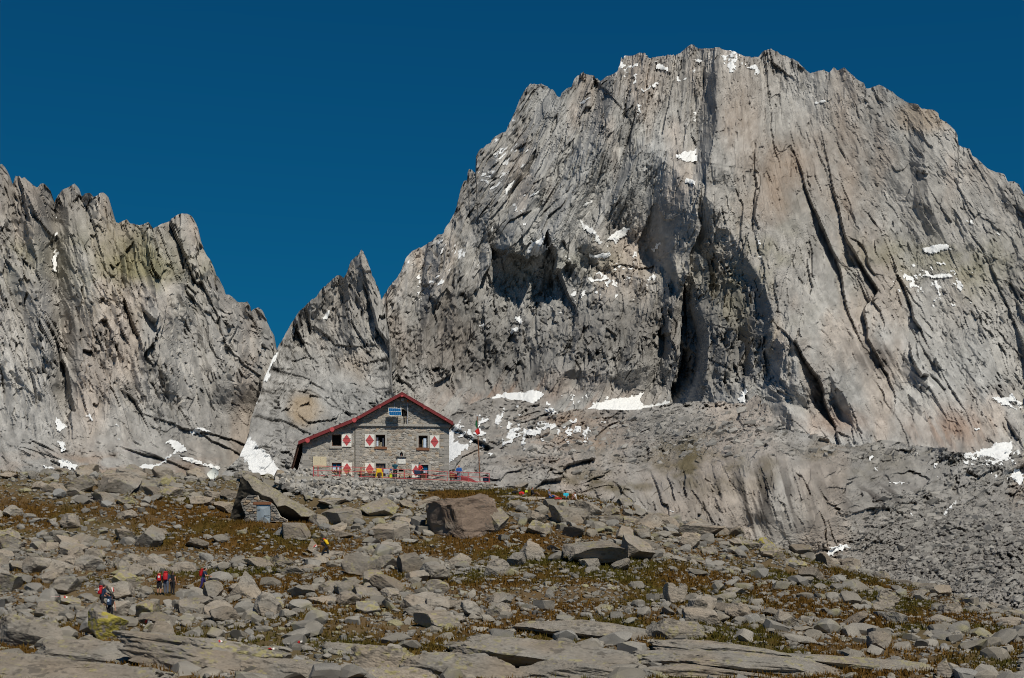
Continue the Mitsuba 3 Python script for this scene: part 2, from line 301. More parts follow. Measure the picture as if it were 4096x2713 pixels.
SNOW_B = crop(.829, 0, 600, pts("1060,1410 1130,1420 1195,1400 1220,1430 1280,1470 1320,1520 1365,1560 1300,1575 1230,1575 1190,1520 1150,1480 1110,1450"), pts("1265,1130 1266,1095 1285,1060 1297,1030 1322,978 1340,985 1313,1040 1302,1070 1308,1082 1287,1118"), pts("1557,802 1578,772 1603,757 1600,792 1575,798"), pts("1222,1240 1232,1205 1242,1190 1238,1225"))
build_wall('rock_pinnacle', 'pointed grey granite pinnacle between the two massifs', px, py, D, fine, coarse, col, SNOW_B, 1.0)

# --- the great wall on the right
C_CREST = pts("1490,1300 1520,1230 1532,1194 1545,1168 1566,1133 1583,1110 1596,1100 1618,1057 1634,1012 1659,987 1698,971 1736,948 1755,932 1777,929 1784,904 1803,878 1819,846 1828,814 1838,782 1848,744 1860,716 1873,709 1876,668 1881,663 1895,677 1905,687 1906,648 1908,617 1921,591 1946,575 1966,569 1975,553 1991,537 2010,526 2029,518 2039,492 2052,470 2068,432 2080,400 2093,374 2106,349 2122,330 2144,324 2170,325 2195,336 2214,355 2227,377 2234,388 2243,387 2246,374 2265,358 2285,352 2294,323 2310,304 2336,294 2367,298 2393,307 2412,314 2431,299 2457,293 2470,285 2482,253 2485,227 2508,219 2533,221 2552,213 2575,221 2591,231 2616,227 2648,221 2686,215 2728,202 2750,183 2771,172 2791,178 2812,184 2861,179 2896,184 2931,198 2973,216 3008,225 3040,221 3051,205 3078,198 3121,209 3156,226 3191,251 3219,275 3240,293 3268,288 3296,281 3314,293 3331,272 3345,286 3370,279 3394,296 3415,317 3454,338 3464,361 3486,356 3514,347 3542,363 3570,374 3598,398 3633,412 3675,423 3689,435 3710,433 3738,440 3756,451 3759,472 3787,486 3815,514 3833,542 3836,577 3850,584 3882,591 3892,619 3910,630 3949,668 3984,682 4022,689 4036,721 4061,721 4078,731 4092,759 4200,850 4420,1050")
px, py = wall_grid(C_CREST, [(1400, 1900), (1900, 1800), (2400, 1720), (2900, 1720), (3100, 1800), (3500, 1900), (4500, 1960)], 1500, 4380, 3.6, 3.5, 6, 71)
D = rbf([(1545, 1180, 1420), (1760, 930, 1500), (1900, 680, 1560), (2144, 330, 1650), (2500, 220, 1650), (2772, 175, 1620), (3100, 205, 1620), (3500, 350, 1570), (3830, 550, 1520), (4092, 760, 1470), (4400, 1050, 1420),
         (1700, 1300, 1380), (2000, 900, 1490), (2300, 700, 1530), (2350, 1050, 1450), (2650, 450, 1560), (2600, 560, 1520), (2800, 900, 1430), (3050, 1200, 1320), (2950, 1550, 1215), (3300, 900, 1480), (3300, 600, 1540), (3600, 700, 1520), (3500, 1200, 1390),
         (3900, 1100, 1410), (3700, 1500, 1270), (4100, 1500, 1260), (3200, 1650, 1170), (3500, 1740, 1130), (4000, 1800, 1100), (2400, 1250, 1385), (2700, 1250, 1375), (2400, 1450, 1335), (2700, 1450, 1335), (2700, 1590, 1270), (2300, 1600, 1260), (1900, 1600, 1250),
         (1700, 1650, 1240), (1600, 1500, 1290), (2100, 1200, 1400), (1600, 1880, 1100), (2300, 1720, 1180), (2900, 1700, 1140), (3400, 1880, 1030), (4300, 1940, 1000), (1900, 1450, 1330), (2100, 1450, 1345)])(px, py)
a, b = (px - CX) * 1420 / F, (HY - py) * 1420 / F
t_ = np.clip((px - 2050) / 1450, 0, 1)
rib, rad = a - (.66 - 1.16 * t_ * t_ * (3 - 2 * t_)) * (b - 250), -b     # ribs lean to the left on the left of the summit, to the right on its right
h1, c1 = breakup(rib, rad, 1.0, 84, 2.3)
h2, c2 = breakup(a, b, 1.0, 87, 1.8, .9)                              # the broken rock in the middle and low down
k = np.clip(1.7 * soft(px, py, 2250, 1330, 620, 330) + 1.6 * soft(px, py, 1700, 1150, 220, 350) + 1.2 * soft(px, py, 2930, 1300, 180, 420) - .15 + fb(a, b, 80, 3, 88), 0, 1)
smooth_right = 1 - .58 * np.clip(1.6 * soft(px, py, 3400, 900, 750, 800), 0, 1)
fine = h1 * (1 - k) * smooth_right + h2 * k
low = np.clip(soft(px, py, 2150, 1640, 600, 110) + soft(px, py, 3700, 1730, 500, 130), 0, 1)
fine = fine * (1 - .65 * low)
R = lambda s, wl, wr, amp, **k_: ridge(px, py, pts(s), wl, wr, amp, **k_)
coarse = (R("2560,520 2660,640 2780,740 2900,850 2960,960 3050,1120 3100,1250 3060,1380 2990,1520 2930,1600", 320, 520, 115, taper=500) + R("2862,190 2872,330 2866,500 2840,650 2815,720", 50, 230, 62) + R("2780,330 2790,480 2785,640 2770,720", 60, 40, -20)
          + R("2490,250 2450,420 2360,620 2260,850 2150,1080", 75, 260, 48) + R("2300,480 2190,680 2080,880 2010,1060", 65, 200, 42) + R("2240,380 2120,560 1990,800 1930,960", 55, 160, 36) + R("2620,480 2500,720 2400,900 2320,1040", 60, 220, 42)
          + R("2140,330 2060,520 1960,700 1890,880", 80, 80, 22) + R("2560,300 2555,520", 60, 60, 20) + R("2700,1010 2710,1150 2690,1300", 50, 110, 34) + R("2620,650 2600,850 2610,1000 2640,1120", 60, 60, -9) + R("2800,1000 2760,1180 2700,1330", 60, 50, -8)
          + R("2800,1200 2840,1330 2832,1470 2800,1590", 40, 120, 66, power=.8) + R("2690,1280 2690,1400 2640,1540", 30, 120, 34, power=.8) + R("2560,1290 2520,1440 2480,1560", 40, 120, 22) + R("2180,1240 2420,1190 2600,1250 2680,1200", 90, 60, 10) + R("2060,1380 2230,1330 2420,1300 2540,1320", 70, 50, 9)
          + R("3165,1280 3180,1400 3190,1500 3170,1620", 130, 190, 60) + R("3330,1400 3360,1560 3420,1700", 40, 120, 24) + R("3420,1390 3560,1400 3720,1410", 70, 36, 16) + R("3330,290 3290,500 3260,760 3240,950", 120, 120, 9) + R("3540,600 3700,850 3760,1050", 80, 130, 9) + R("3690,440 3700,640 3720,800 3790,960", 60, 170, 15)
          + R("3380,760 3450,950 3520,1120", 35, 90, 14) + R("3100,750 3190,960 3260,1120 3300,1240", 40, 140, 16) + R("3380,960 3420,1010 3500,1050", 40, 30, 16) + R("3850,820 3900,1100 3900,1300 3960,1500", 150, 160, 7) + R("1780,940 1740,1150 1700,1350 1680,1520", 60, 130, 26)
          + R("1870,960 1850,1150 1800,1380 1740,1560", 50, 60, 22) + R("1640,1010 1640,1250 1620,1500", 60, 50, 16) + 44 * fb(rib, rad / 2.5, 220, 3, 89) + 18 * smooth_right * fb(rib, rad / 3, 60, 3, 90))
col = rock(px, py, a, b, 95, -.15, .345) * (c1 * (1 - k) + c2 * k)[..., None]
streak = np.clip(fb(rib, rad / 9, 7, 3, 96) * 4, 0, 1)
col *= (1 + .4 * fb(rib, rad / 2.5, 4.5, 3, 101) + .25 * fb(a, b, 3, 2, 102))[..., None]
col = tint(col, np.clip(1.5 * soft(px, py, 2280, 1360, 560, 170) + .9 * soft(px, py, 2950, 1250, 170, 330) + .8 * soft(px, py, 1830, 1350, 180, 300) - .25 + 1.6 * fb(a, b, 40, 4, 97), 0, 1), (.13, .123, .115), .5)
col = tint(col, soft(px, py, 2150, 1590, 330, 70) * np.clip(.2 + 1.2 * streak + 2 * fb(a, b, 25, 3, 98), 0, 1), (.33, .205, .135), .75)
col = tint(col, soft(px, py, 3800, 1720, 170, 80) * np.clip(.4 + 1.2 * streak, 0, 1) + .8 * soft(px, py, 3350, 1690, 130, 50), (.34, .215, .15), .6)
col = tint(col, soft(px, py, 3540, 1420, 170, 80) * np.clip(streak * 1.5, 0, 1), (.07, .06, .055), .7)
col = tint(col, (soft(px, py, 3780, 1040, 330, 120) + soft(px, py, 3050, 1090, 200, 200) + .6 * soft(px, py, 2300, 1080, 350, 90)) * np.clip(.35 + 3 * fb(a, b, 30, 4, 99), 0, 1), (.215, .205, .11), .62)
col = tint(col, np.clip(fb(a, b / 2, 45, 4, 100) * 4 - .4, 0, 1) * soft(px, py, 3250, 700, 700, 500), (.34, .25, .185), .55)
col = tint(col, np.clip(soft(px, py, 3700, 470, 130, 60) * 2 - .3, 0, 1), (.36, .29, .22), .6)
c2_, c3_, c4_, c5_ = (.638, 1500, 100), (.7015, 2700, 100), (.638, 1500, 900), (.829, 2600, 1000)
SNOW_C = (crop(*c4_, pts("790,1045 900,1045 1000,1040 1045,1055 1030,1090 1000,1110 1020,1140 1000,1195 960,1205 900,1185 880,1150 830,1130 760,1115 690,1120 640,1190 620,1190 680,1130 720,1085"), pts("1310,1185 1340,1150 1400,1110 1470,1080 1580,1065 1640,1050 1685,1040 1675,1080 1690,1110 1690,1150 1620,1190 1560,1180 1500,1175 1400,1195 1340,1200"),
               pts("1690,1115 1780,1095 1870,1080 1935,1088 1900,1118 1850,1145 1770,1180 1725,1175 1755,1140"), pts("885,543 912,543 950,580 930,593 905,577"), pts("863,618 925,610 908,642 878,648"), pts("660,600 690,588 735,622 690,615"), pts("1330,318 1400,338 1468,308 1412,358 1350,358"), pts("1230,1130 1238,1050 1250,1050 1246,1110"))
          + crop(*c2_, pts("955,1300 975,1340 990,1370 1040,1352 1085,1342 1060,1370 1135,1330 1090,1392 1040,1418 970,1428 942,1412 975,1390"), pts("1287,1228 1312,1228 1352,1260 1392,1288 1402,1325 1432,1340 1400,1362 1368,1312 1318,1277"), pts("1468,1322 1520,1283 1592,1246 1598,1282 1562,1312 1520,1354 1498,1337"),
                 pts("1348,1403 1372,1428 1400,1438 1450,1418 1482,1406 1482,1442 1440,1458 1390,1458 1358,1452"), pts("1738,1382 1780,1353 1803,1347 1772,1387 1787,1418 1758,1402"), pts("1848,795 1920,798 1960,788 2002,767 2017,800 2027,843 1980,848 1910,838 1888,812"), pts("1937,957 1990,962 2028,985 1990,1003 1952,987"), pts("818,1068 822,1020 838,983 870,975 893,965 882,992 852,1017 837,1053"),
                 pts("657,962 690,968 720,1000 718,1018 688,992"), pts("1658,402 1700,388 1750,368 1808,337 1793,363 1742,388 1690,409"), pts("1748,212 1782,238 1842,262 1853,293 1820,288 1788,267 1752,273 1773,250"), pts("1657,487 1678,498 1668,530 1676,550 1657,568"), pts("968,1088 1000,1053 1023,1042 1012,1072 985,1092"), pts("1297,1133 1340,1103 1378,1087 1352,1117 1320,1138"),
                 pts("907,893 930,862 943,868 927,908"), pts("937,783 977,767 973,798 943,798"), pts("962,677 1018,690 1005,704"), pts("1277,493 1330,468 1363,444 1352,468 1310,494"), pts("1997,537 2010,537 2028,602 2008,592"), pts("380,1360 420,1345 435,1335 430,1365 400,1370"), pts("1430,1275 1395,1280 1425,1268"), pts("1570,1520 1600,1512 1640,1530 1600,1538"), pts("720,1240 735,1240 742,1290 728,1290"))
          + crop(*c3_, pts("1412,1265 1480,1243 1555,1236 1585,1270 1500,1288 1448,1300"), pts("1482,1350 1550,1340 1563,1360 1510,1360"), pts("1305,1420 1400,1422 1480,1410 1550,1405 1625,1430 1560,1430 1400,1434"), pts("402,233 462,226 484,260 466,294 438,256"), pts("467,1217 492,1233 503,1267 473,1252"), pts("475,1307 508,1307 503,1338"), pts("797,438 863,428 853,446 808,454"), pts("1667,1110 1713,1103 1697,1128"), pts("1838,1172 1875,1185 1850,1195"), pts("100,180 150,175 175,195 140,200"), pts("20,735 0,725 30,725"))
          + crop(*c5_, pts("1655,700 1700,703 1770,678 1810,698 1810,727 1740,718 1782,752 1720,738"), pts("425,742 436,690 472,650 468,700 456,754"), pts("1560,855 1600,865 1590,880 1565,870"), pts("1485,998 1560,985 1640,958 1680,928 1742,917 1753,950 1722,1000 1762,1010 1700,1020 1640,1003 1570,1020 1518,1014"), pts("1728,1092 1760,1058 1810,1068 1810,1118 1760,1108")))
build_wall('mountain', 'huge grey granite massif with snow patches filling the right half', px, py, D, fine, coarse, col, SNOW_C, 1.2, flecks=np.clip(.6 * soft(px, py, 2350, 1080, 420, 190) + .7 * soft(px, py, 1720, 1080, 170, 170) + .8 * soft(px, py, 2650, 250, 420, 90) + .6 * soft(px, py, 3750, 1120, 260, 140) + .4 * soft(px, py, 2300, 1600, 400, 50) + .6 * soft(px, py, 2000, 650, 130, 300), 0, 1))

# --- the ground below the wall: slabs, moraine and scree behind the hut
D_CREST = pts("1480,1775 1650,1730 1760,1690 1850,1640 1930,1600 2000,1600 2150,1630 2230,1655 2300,1640 2500,1635 2600,1620 2700,1596 2800,1588 2900,1590 3000,1605 3060,1660 3130,1710 3200,1730 3300,1755 3400,1785 3480,1765 3560,1748 3640,1775 3750,1800 3850,1835 3950,1810 4030,1790 4096,1800 4400,1850")
D_BOT = pts("1480,2000 1900,2010 2200,2060 2500,2120 2800,2210 3200,2330 3600,2430 4096,2540 4400,2620")
px, py = wall_grid(D_CREST, D_BOT, 1490, 4390, 3.7, 3.3, 9, 111)
D = rbf([(1500, 1990, 185), (1900, 2000, 190), (2300, 2050, 200), (2600, 2120, 235), (2900, 2220, 268), (3200, 2300, 285), (3400, 2360, 262), (3700, 2440, 225), (4096, 2530, 205), (4390, 2600, 200), (3000, 2150, 300), (3250, 2215, 303), (3080, 1840, 330), (2800, 1900, 308), (2800, 2080, 285),
         (3300, 1900, 345), (2400, 2000, 243), (2400, 1900, 262), (1900, 1930, 215), (1900, 1850, 320), (1700, 1850, 400), (1500, 1790, 800), (1900, 1700, 720), (2100, 1660, 950), (2400, 1645, 1080), (2800, 1600, 1080), (3000, 1640, 1010), (2800, 1700, 680), (2500, 1800, 430), (2200, 1850, 345), (3100, 1750, 620), (2950, 1800, 400),
         (3400, 1800, 760), (3560, 1755, 820), (3700, 1850, 690), (4000, 1870, 760), (4100, 1820, 900), (4390, 1900, 700), (3500, 1930, 470), (3600, 2040, 430), (3500, 2200, 318), (3900, 2080, 440), (4100, 2060, 450), (3900, 2300, 290), (4390, 2200, 400), (3550, 1850, 640)])(px, py)
a, b = (px - CX) * D / F, (HY - py) * D / F                             # metres, as the ground comes nearer
A0, B0 = (px - CX) * 330 / F, (HY - py) * 330 / F
k1 = D / 380
slab = np.clip(1.8 * soft(px, py, 3080, 2010, 330, 190) + 1.5 * soft(px, py, 2600, 2000, 260, 110) + .9 * soft(px, py, 3650, 1900, 200, 70) - .2, 0, 1)
talus = np.clip(1.5 * soft(px, py, 3950, 2200, 560, 230) + 1.2 * soft(px, py, 2800, 1720, 300, 80) + soft(px, py, 3300, 1820, 350, 50) - .2, 0, 1)
h1, c1 = breakup(A0 + .35 * B0, B0, 0.20, 121, 2.6)                     # slabs with steep grooves
h2, c2 = breakup(B0 * 1.5 - .35 * A0, A0 + .3 * B0, 0.24, 127, 1.1)               # ledges falling to the left
f3, j3, r3 = facets(A0, B0 * 1.7, 2.2, 1, 131, .8); f4, j4, r4 = facets(A0 + .7, B0 * 1.7, 1.0, 1, 132, .9)
h3 = 1.0 * f3 + .55 * f4 - .3 * j3
fine = (h1 * slab * 0.55 + (1 - slab) * ((1 - talus) * h2 * 1.25 * (1 - .75 * soft(px, py, 1870, 1735, 150, 80) - .6 * soft(px, py, 2180, 1960, 130, 50)) + talus * h3 * 1.2)) * k1
coarse = (7 * fb(A0, B0 * 2, 14, 3, 133) + 2.2 * fb(A0, B0 * 2.5, 5, 3, 134)) * k1 * (1 - .6 * slab) + slab * 2.2 * (fb(A0 + .35 * B0, B0 / 7, 2.2, 3, 135, True) - .5)
col = rock(px, py, A0 * 3, B0 * 3, 141, 0, .30) * (c1 * slab + (1 - slab) * (c2 * (1 - talus) + talus * (.9 + .35 * (r3 - .5))) * (1 + .6 * fb(A0, B0 * 2, 1.6, 3, 101)))[..., None]
dark = np.clip(fb(A0 + .30 * B0, B0 / 9, 1.3, 3, 143) * 7 - .1, 0, 1) * soft(px, py, 3050, 1990, 230, 130) + np.clip(fb(A0 + .9 * B0, B0 / 7, 1.3, 3, 144) * 6 - .1, 0, 1) * soft(px, py, 3480, 1990, 130, 70)
col = tint(col, dark, (.07, .063, .06), .92)
col = tint(col, np.clip(4.5 * fb(A0, B0 * 1.6, 6, 4, 145) + .05, 0, 1) * (soft(px, py, 2800, 1830, 330, 110) + .8 * soft(px, py, 2400, 1930, 300, 80) + .6 * soft(px, py, 3400, 1830, 250, 70)), (.105, .085, .035), .8)
col = tint(col, np.clip(4 * fb(A0 - B0, B0 * 4, 9, 4, 146), 0, 1) * soft(px, py, 2150, 1740, 330, 90), (.33, .235, .17), .8)
col = tint(col, talus * soft(px, py, 3950, 2250, 500, 260), (.19, .18, .17), .35)
SNOW_D = (crop(*c4_, pts("462,1310 500,1270 548,1215 533,1250 512,1300 503,1340 560,1358 625,1347 580,1385 540,1415 500,1445 462,1455"), pts("462,1450 482,1458 492,1478 462,1484"), pts("700,1420 758,1428 720,1440"), pts("1050,1180 1090,1163 1153,1173 1140,1194 1080,1204"), pts("1195,1230 1250,1222 1265,1238 1220,1242"), pts("1420,1220 1460,1218 1440,1235"), pts("1330,1280 1365,1275 1350,1292"))
          + crop(*c5_, pts("1485,998 1560,985 1640,958 1680,928 1742,917 1753,950 1722,1000 1762,1010 1700,1020 1640,1003 1570,1020 1518,1014"), pts("1728,1092 1760,1058 1810,1068 1810,1118 1760,1108"), pts("843,1495 877,1428 920,1415 980,1433 930,1443 897,1453 868,1495"), pts("1412,1264 1448,1230 1492,1186 1473,1227 1430,1268"), pts("1047,983 1083,983 1072,1013"), pts("1150,1118 1260,1125 1250,1134 1155,1126"), pts("1250,1275 1275,1265 1270,1285"), pts("1175,1350 1198,1346 1190,1360"), pts("1088,1040 1115,1040 1105,1052"), pts("90,1258 120,1258 110,1275")))
MORAINE = build_wall('moraine', 'grey slabs, moraine and scree between the hut and the great wall', px, py, D, fine, coarse, col, SNOW_D, .35, steep=4.2, flecks=np.clip(.62 * soft(px, py, 2050, 1720, 350, 90) + .7 * soft(px, py, 3950, 1850, 250, 90), 0, 1))

# fallen blocks lying on the moraine and the scree
r = np.random.default_rng(151)
dens = np.clip(.11 + .9 * talus + .3 * soft(px, py, 2600, 1740, 400, 80) - .9 * slab, 0, 1) * (D < 900)
for q in SNOW_D: dens = np.where(inside(px, py + 6, np.asarray(q)), 0, dens)
pick = np.nonzero((r.random(px.shape) < dens * .17))
vs, fs, cs, n = [], [], [], 0
for k, (i, j) in enumerate(zip(*pick)):
    q = r.normal(size=(10, 3)); q /= np.linalg.norm(q, axis=1)[:, None]
    h = trimesh.convex.convex_hull(q) if k < 60 else None
    if h is not None: fs.append((np.array(h.vertices), np.array(h.faces)))
    v, f = fs[k % 60]
    d = D[i, j] / 330
    s = d * min(.17 / max(r.random(), .02) ** .55, 1.5)
    a_ = r.uniform(0, 6.28); R_ = np.array([[math.cos(a_), -math.sin(a_), 0], [math.sin(a_), math.cos(a_), 0], [.3 * math.cos(a_), -.3 * math.sin(a_), 1]])
    vs.append((v * s * np.array([1.2, .9, .7])) @ R_.T + MORAINE[i, j] + [0, 0, .25 * s]); cs.append((f + n, np.full((len(v), 1), r.uniform(.22, .36)))); n += len(v)
put('scree_stones', (np.vstack(vs), np.vstack([c[0] for c in cs])), 'painted', label='grey blocks of scree scattered over the moraine', cat='scree', kind='stuff', color=np.vstack([c[1] for c in cs]) * np.array([1.0, .965, .915]), smooth=False)
# ---------------------------------------------------------------- the hillside in front
HILL = [(0, 2713, 76), (1024, 2713, 75), (2048, 2713, 75), (3072, 2713, 76), (4096, 2713, 78), (0, 2500, 92), (700, 2470, 95), (1400, 2500, 92), (2100, 2500, 93), (2800, 2520, 92), (3500, 2560, 92), (4096, 2600, 92),
        (0, 2300, 112), (700, 2300, 112), (1300, 2234, 121), (2000, 2280, 115), (2700, 2330, 113), (3300, 2400, 112), (3800, 2470, 112), (4096, 2520, 110), (0, 2080, 132), (500, 2080, 133), (1100, 2095, 133), (1700, 2130, 131), (2300, 2110, 133),
        (2800, 2200, 131), (3200, 2270, 131), (3600, 2350, 131), (4096, 2465, 128), (0, 1890, 152), (400, 1895, 152), (800, 1925, 150), (1200, 1935, 147), (1700, 1985, 145), (2100, 1972, 146), (2300, 1988, 146.5), (2500, 2035, 147), (2900, 2140, 143), (3300, 2266, 140), (3700, 2368, 138), (4096, 2475, 134)]
H = [tuple(at(x, y, Y)) for x, y, Y in HILL]
H += [(x, -15, -1.9) for x in (-60, 0, 60)] + [(x, 0, -1.75) for x in (-60, 0, 60)] + [(x, 40, -4.1) for x in (-60, -20, 20, 60)] + [(-85, 120, 1), (-85, 80, -5), (85, 80, -8), (85, 120, -9), (-85, 152, 10)]
H += [(x, 166, z) for x, z in ((-80, 6), (-55, 7), (-30, 7), (-12, 6), (0, 4), (12, 1), (25, -3), (40, -7), (70, -11))] + [(x, 190, z - 9) for x, z in ((-80, 6), (-55, 7), (-30, 6), (0, 3), (25, -3), (50, -8), (80, -12))]
H = np.array(H)
_h = RBFInterpolator(H[:, :2] / 50, H[:, 2], kernel='thin_plate_spline', smoothing=0.002)
gx, gy = np.meshgrid(np.arange(-90, 90.1, 0.7), np.arange(-15, 190, 0.7))
_q = np.stack([gx.ravel(), gy.ravel()], 1) / 50
GZ = np.concatenate([_h(c) for c in np.array_split(_q, 8)]).reshape(gx.shape)
GZ += (0.9 * fb(gx, gy, 9, 3, 201) + 0.35 * fb(gx, gy, 2.2, 3, 202)) * np.clip((gy - 20) / 40, 0, 1)
_pit = np.clip(1.6 - np.hypot((gx + 22.8) / 4.3, (gy - 136.0) / 3.4), 0, .6) / .6     # the hollow under the leaning boulder
GZ = np.minimum(GZ, GZ * (1 - _pit) + _pit * 3.35)
def ground_z(x, y):
    i, j = np.clip((np.asarray(y) + 15) / .7, 0, gx.shape[0] - 1.001), np.clip((np.asarray(x) + 90) / .7, 0, gx.shape[1] - 1.001)
    i0, j0 = i.astype(int), j.astype(int); u, v = i - i0, j - j0
    return (GZ[i0, j0] * (1 - u) + GZ[i0 + 1, j0] * u) * (1 - v) + (GZ[i0, j0 + 1] * (1 - u) + GZ[i0 + 1, j0 + 1] * u) * v
YS = np.arange(50, 170, 0.1)
def hit(px, py):
    """Where the sight line through a point of the photograph meets the hillside."""
    P = at(px, py, YS)
    below = np.nonzero(P[:, 2] < ground_z(P[:, 0], P[:, 1]))[0]
    if len(below): k = below[0]
    else:                                                              # just above the crest: stand on the crest
        m = (YS > 130) & (YS < 152); x_ = (px - CX) / F * YS
        k = np.nonzero(m)[0][np.argmax((ground_z(x_, YS) / YS)[m])]
    x, y = P[k, :2]
    return np.array([x, y, float(ground_z(x, y))])
def grassy(x, y):
    """How much heath grows here, 0 to 1."""
    px, py = CX + F * x / y, HY - F * ground_z(x, y) / y
    m = fb(x, y * 1.3, 9, 4, 211) * 3.6 + .38
    for cx, cy, rx, ry, w in ((150, 2060, 260, 60, .9), (820, 2060, 140, 60, .6), (1150, 2140, 330, 60, .8), (1150, 2330, 260, 70, .9), (2150, 2150, 300, 40, .7), (2300, 2280, 500, 110, .6), (2700, 2300, 200, 120, .5), (1750, 1950, 250, 30, .9), (1500, 2520, 500, 60, .3), (3000, 2400, 500, 120, .5), (3750, 2450, 400, 80, .5), (3300, 2700, 500, 30, .8),
                            (1750, 2300, 130, 140, -.8), (500, 2250, 350, 110, -.6), (1250, 2020, 300, 60, -.5), (600, 1960, 330, 60, -.4), (1500, 2060, 300, 70, -.4), (3400, 2370, 200, 60, -.3)):
        m = m + w * np.exp(-((px - cx) / rx) ** 2 - ((py - cy) / ry) ** 2)
    return np.clip(m, 0, 1)
_gr = grassy(gx, np.maximum(gy, 30))
_c = np.array([.088, .048, .015]) * (1 + 1.2 * fb(gx, gy, 1.2, 3, 221))[..., None]
_c = tint(_c, np.clip(.25 + 4 * fb(gx, gy, 7, 3, 222), 0, 1), (.062, .054, .014), .7)
_c = tint(_c, 1 - _gr, (.17, .135, .09), .55)
put('hillside', (np.stack([gx, gy, GZ], -1).reshape(-1, 3), grid_faces(*gx.shape)), 'painted', kind='structure', label='brown heath hillside strewn with boulders below the hut', color=np.clip(_c, .008, .5).reshape(-1, 3), smooth=True)
# ---------------------------------------------------------------- rocks on the hillside
def unit_rock(sub, seed, cuts=11, boxy=0.75, rough=0.05, cut=(.46, .78), skew=.55):
    r = np.random.default_rng(seed)
    m = trimesh.creation.icosphere(subdivisions=sub)
    v = np.array(m.vertices)
    v = np.sign(v) * np.abs(v) ** boxy
    A = np.linalg.qr(r.normal(size=(3, 3)) * skew + np.eye(3))[0]         # a rough block, its corners and edges broken off
    ns = [(q * A[i] + r.normal(0, .16, 3), r.uniform(*cut)) for i in range(3) for q in (-1, 1)]
    for k in range(cuts): ns.append((r.normal(size=3), r.uniform(cut[0] + .14, cut[1] + .12)))
    for n, d in ns:
        n = n / np.linalg.norm(n)
        v -= np.maximum(0, v @ n - d)[:, None] * n
    if rough and sub > 1:
        q = v * 1.7 + r.uniform(0, 50, 3)
        v = v * (1 + rough * 2 * (meshkit.fbm(q, 3, seed) - .5) + rough * 1.1 * (meshkit.fbm(q * 4, 2, seed + 1) - .5))[:, None]
    return v / np.abs(v).max(0), np.array(m.faces)

def rot(rz, rx=0, ry=0):
    return trimesh.transformations.euler_matrix(rx, ry, rz, 'rxyz')[:3, :3]

def stone_colour(p, r, lichen=0.0, base=.30, warm=0.0):
    """Albedo of weathered granite at the points p; r a random generator of the stone."""
    g = 1.12 * base * (1 + r.uniform(-.16, .16)) * (1 + .35 * (meshkit.fbm(p * .9, 3, 3) - .5) + .55 * (meshkit.noise(p * 5, 5) - .5))
    w = r.uniform(-.5, .5) + warm
    c = g[:, None] * (np.array([1.0, .94, .845]) + w * np.array([.06, 0, -.08]))
    m = np.clip((.5 * meshkit.fbm(p * .9 + 31, 3, 9) + .5 * meshkit.fbm(p * 4 + 9, 2, 19) - .55 + .14 * lichen) * 7, 0, 1)[:, None] * np.clip(.3 + .5 * lichen, 0, .8)
    c = c * (1 - m) + m * np.array([.30, .275, .13]) * (.7 + .6 * meshkit.noise(p * 6, 11))[:, None]
    k = np.clip((meshkit.fbm(p * .8 + 77, 3, 13) - .60) * 8, 0, 1)[:, None] * .55
    return np.clip(c * (1 - k) + k * np.array([.10, .09, .08]), .01, .8)

BOULDERS = []       # (size, vertices, faces, colours, label or None, category, marker colour)
def big_rock(px, py, w, h, seed, label=None, depth=.8, tilt=(0, 0), rz=None, lichen=.15, base=.25, warm=0, cuts=11, boxy=.75, sub=3, rough=.06, sink=.22, name='boulder', cat='boulder', shape=None, mat=None, cut=(.46, .78), skew=.55):
    """A rock whose foot stands on the hillside where the photograph shows it, w and h pixels across and high."""
    r = np.random.default_rng(seed)
    g = hit(px, py)
    W, Hh = w * g[1] / F, h * g[1] / F
    v, f = unit_rock(sub, seed, cuts, boxy, rough, cut, skew)
    if shape is not None: v = shape(v)
    v = v * np.array([W, W * depth, Hh * (1 + sink)]) / 2
    v = v @ rot(r.uniform(-.3, .3) if rz is None else rz, *tilt).T
    v = v + g + np.array([0, W * depth * .42, Hh * (.5 - sink * .5)])
    BOULDERS.append((9e3 if label else W * Hh, v, f, stone_colour(v, r, lichen, base, warm), label, cat, name, mat or ('granite_yellow' if lichen > 1 else 'granite_lichen' if lichen > .4 else 'granite_dark' if base < .21 else 'granite_pale' if base > .265 else 'granite_grey')))
    return v, f

def point_up(v):
    k = np.clip((v[:, 2:3] + 1) / 2, 0, 1)
    return v * np.concatenate([1 - .75 * k, 1 - .55 * k, np.ones_like(k)], 1)
def undercut(v): k = np.clip((v[:, 2] + 1) / 2, 0, 1); return np.stack([v[:, 0] * (.8 + .2 * k), np.where(v[:, 1] < 0, v[:, 1] * (.25 + .75 * k), v[:, 1]), v[:, 2] + .42 * v[:, 1] * (v[:, 2] > -.2)], 1)
def left_over(v): return v + np.stack([0 * v[:, 0], 1.3 * np.clip(-v[:, 0] - .1, 0, 1), 0 * v[:, 0]], 1) - np.stack([.42 * np.clip(-v[:, 0] + .2, 0, 1) * (v[:, 2] - .2), 0 * v[:, 0], 0 * v[:, 0]], 1)
def lean_right(v): return v + np.array([.0, 0, 0]) + np.stack([.0 * v[:, 0], v[:, 0] * 0, -.35 * v[:, 0] * (v[:, 2] > 0)], 1)

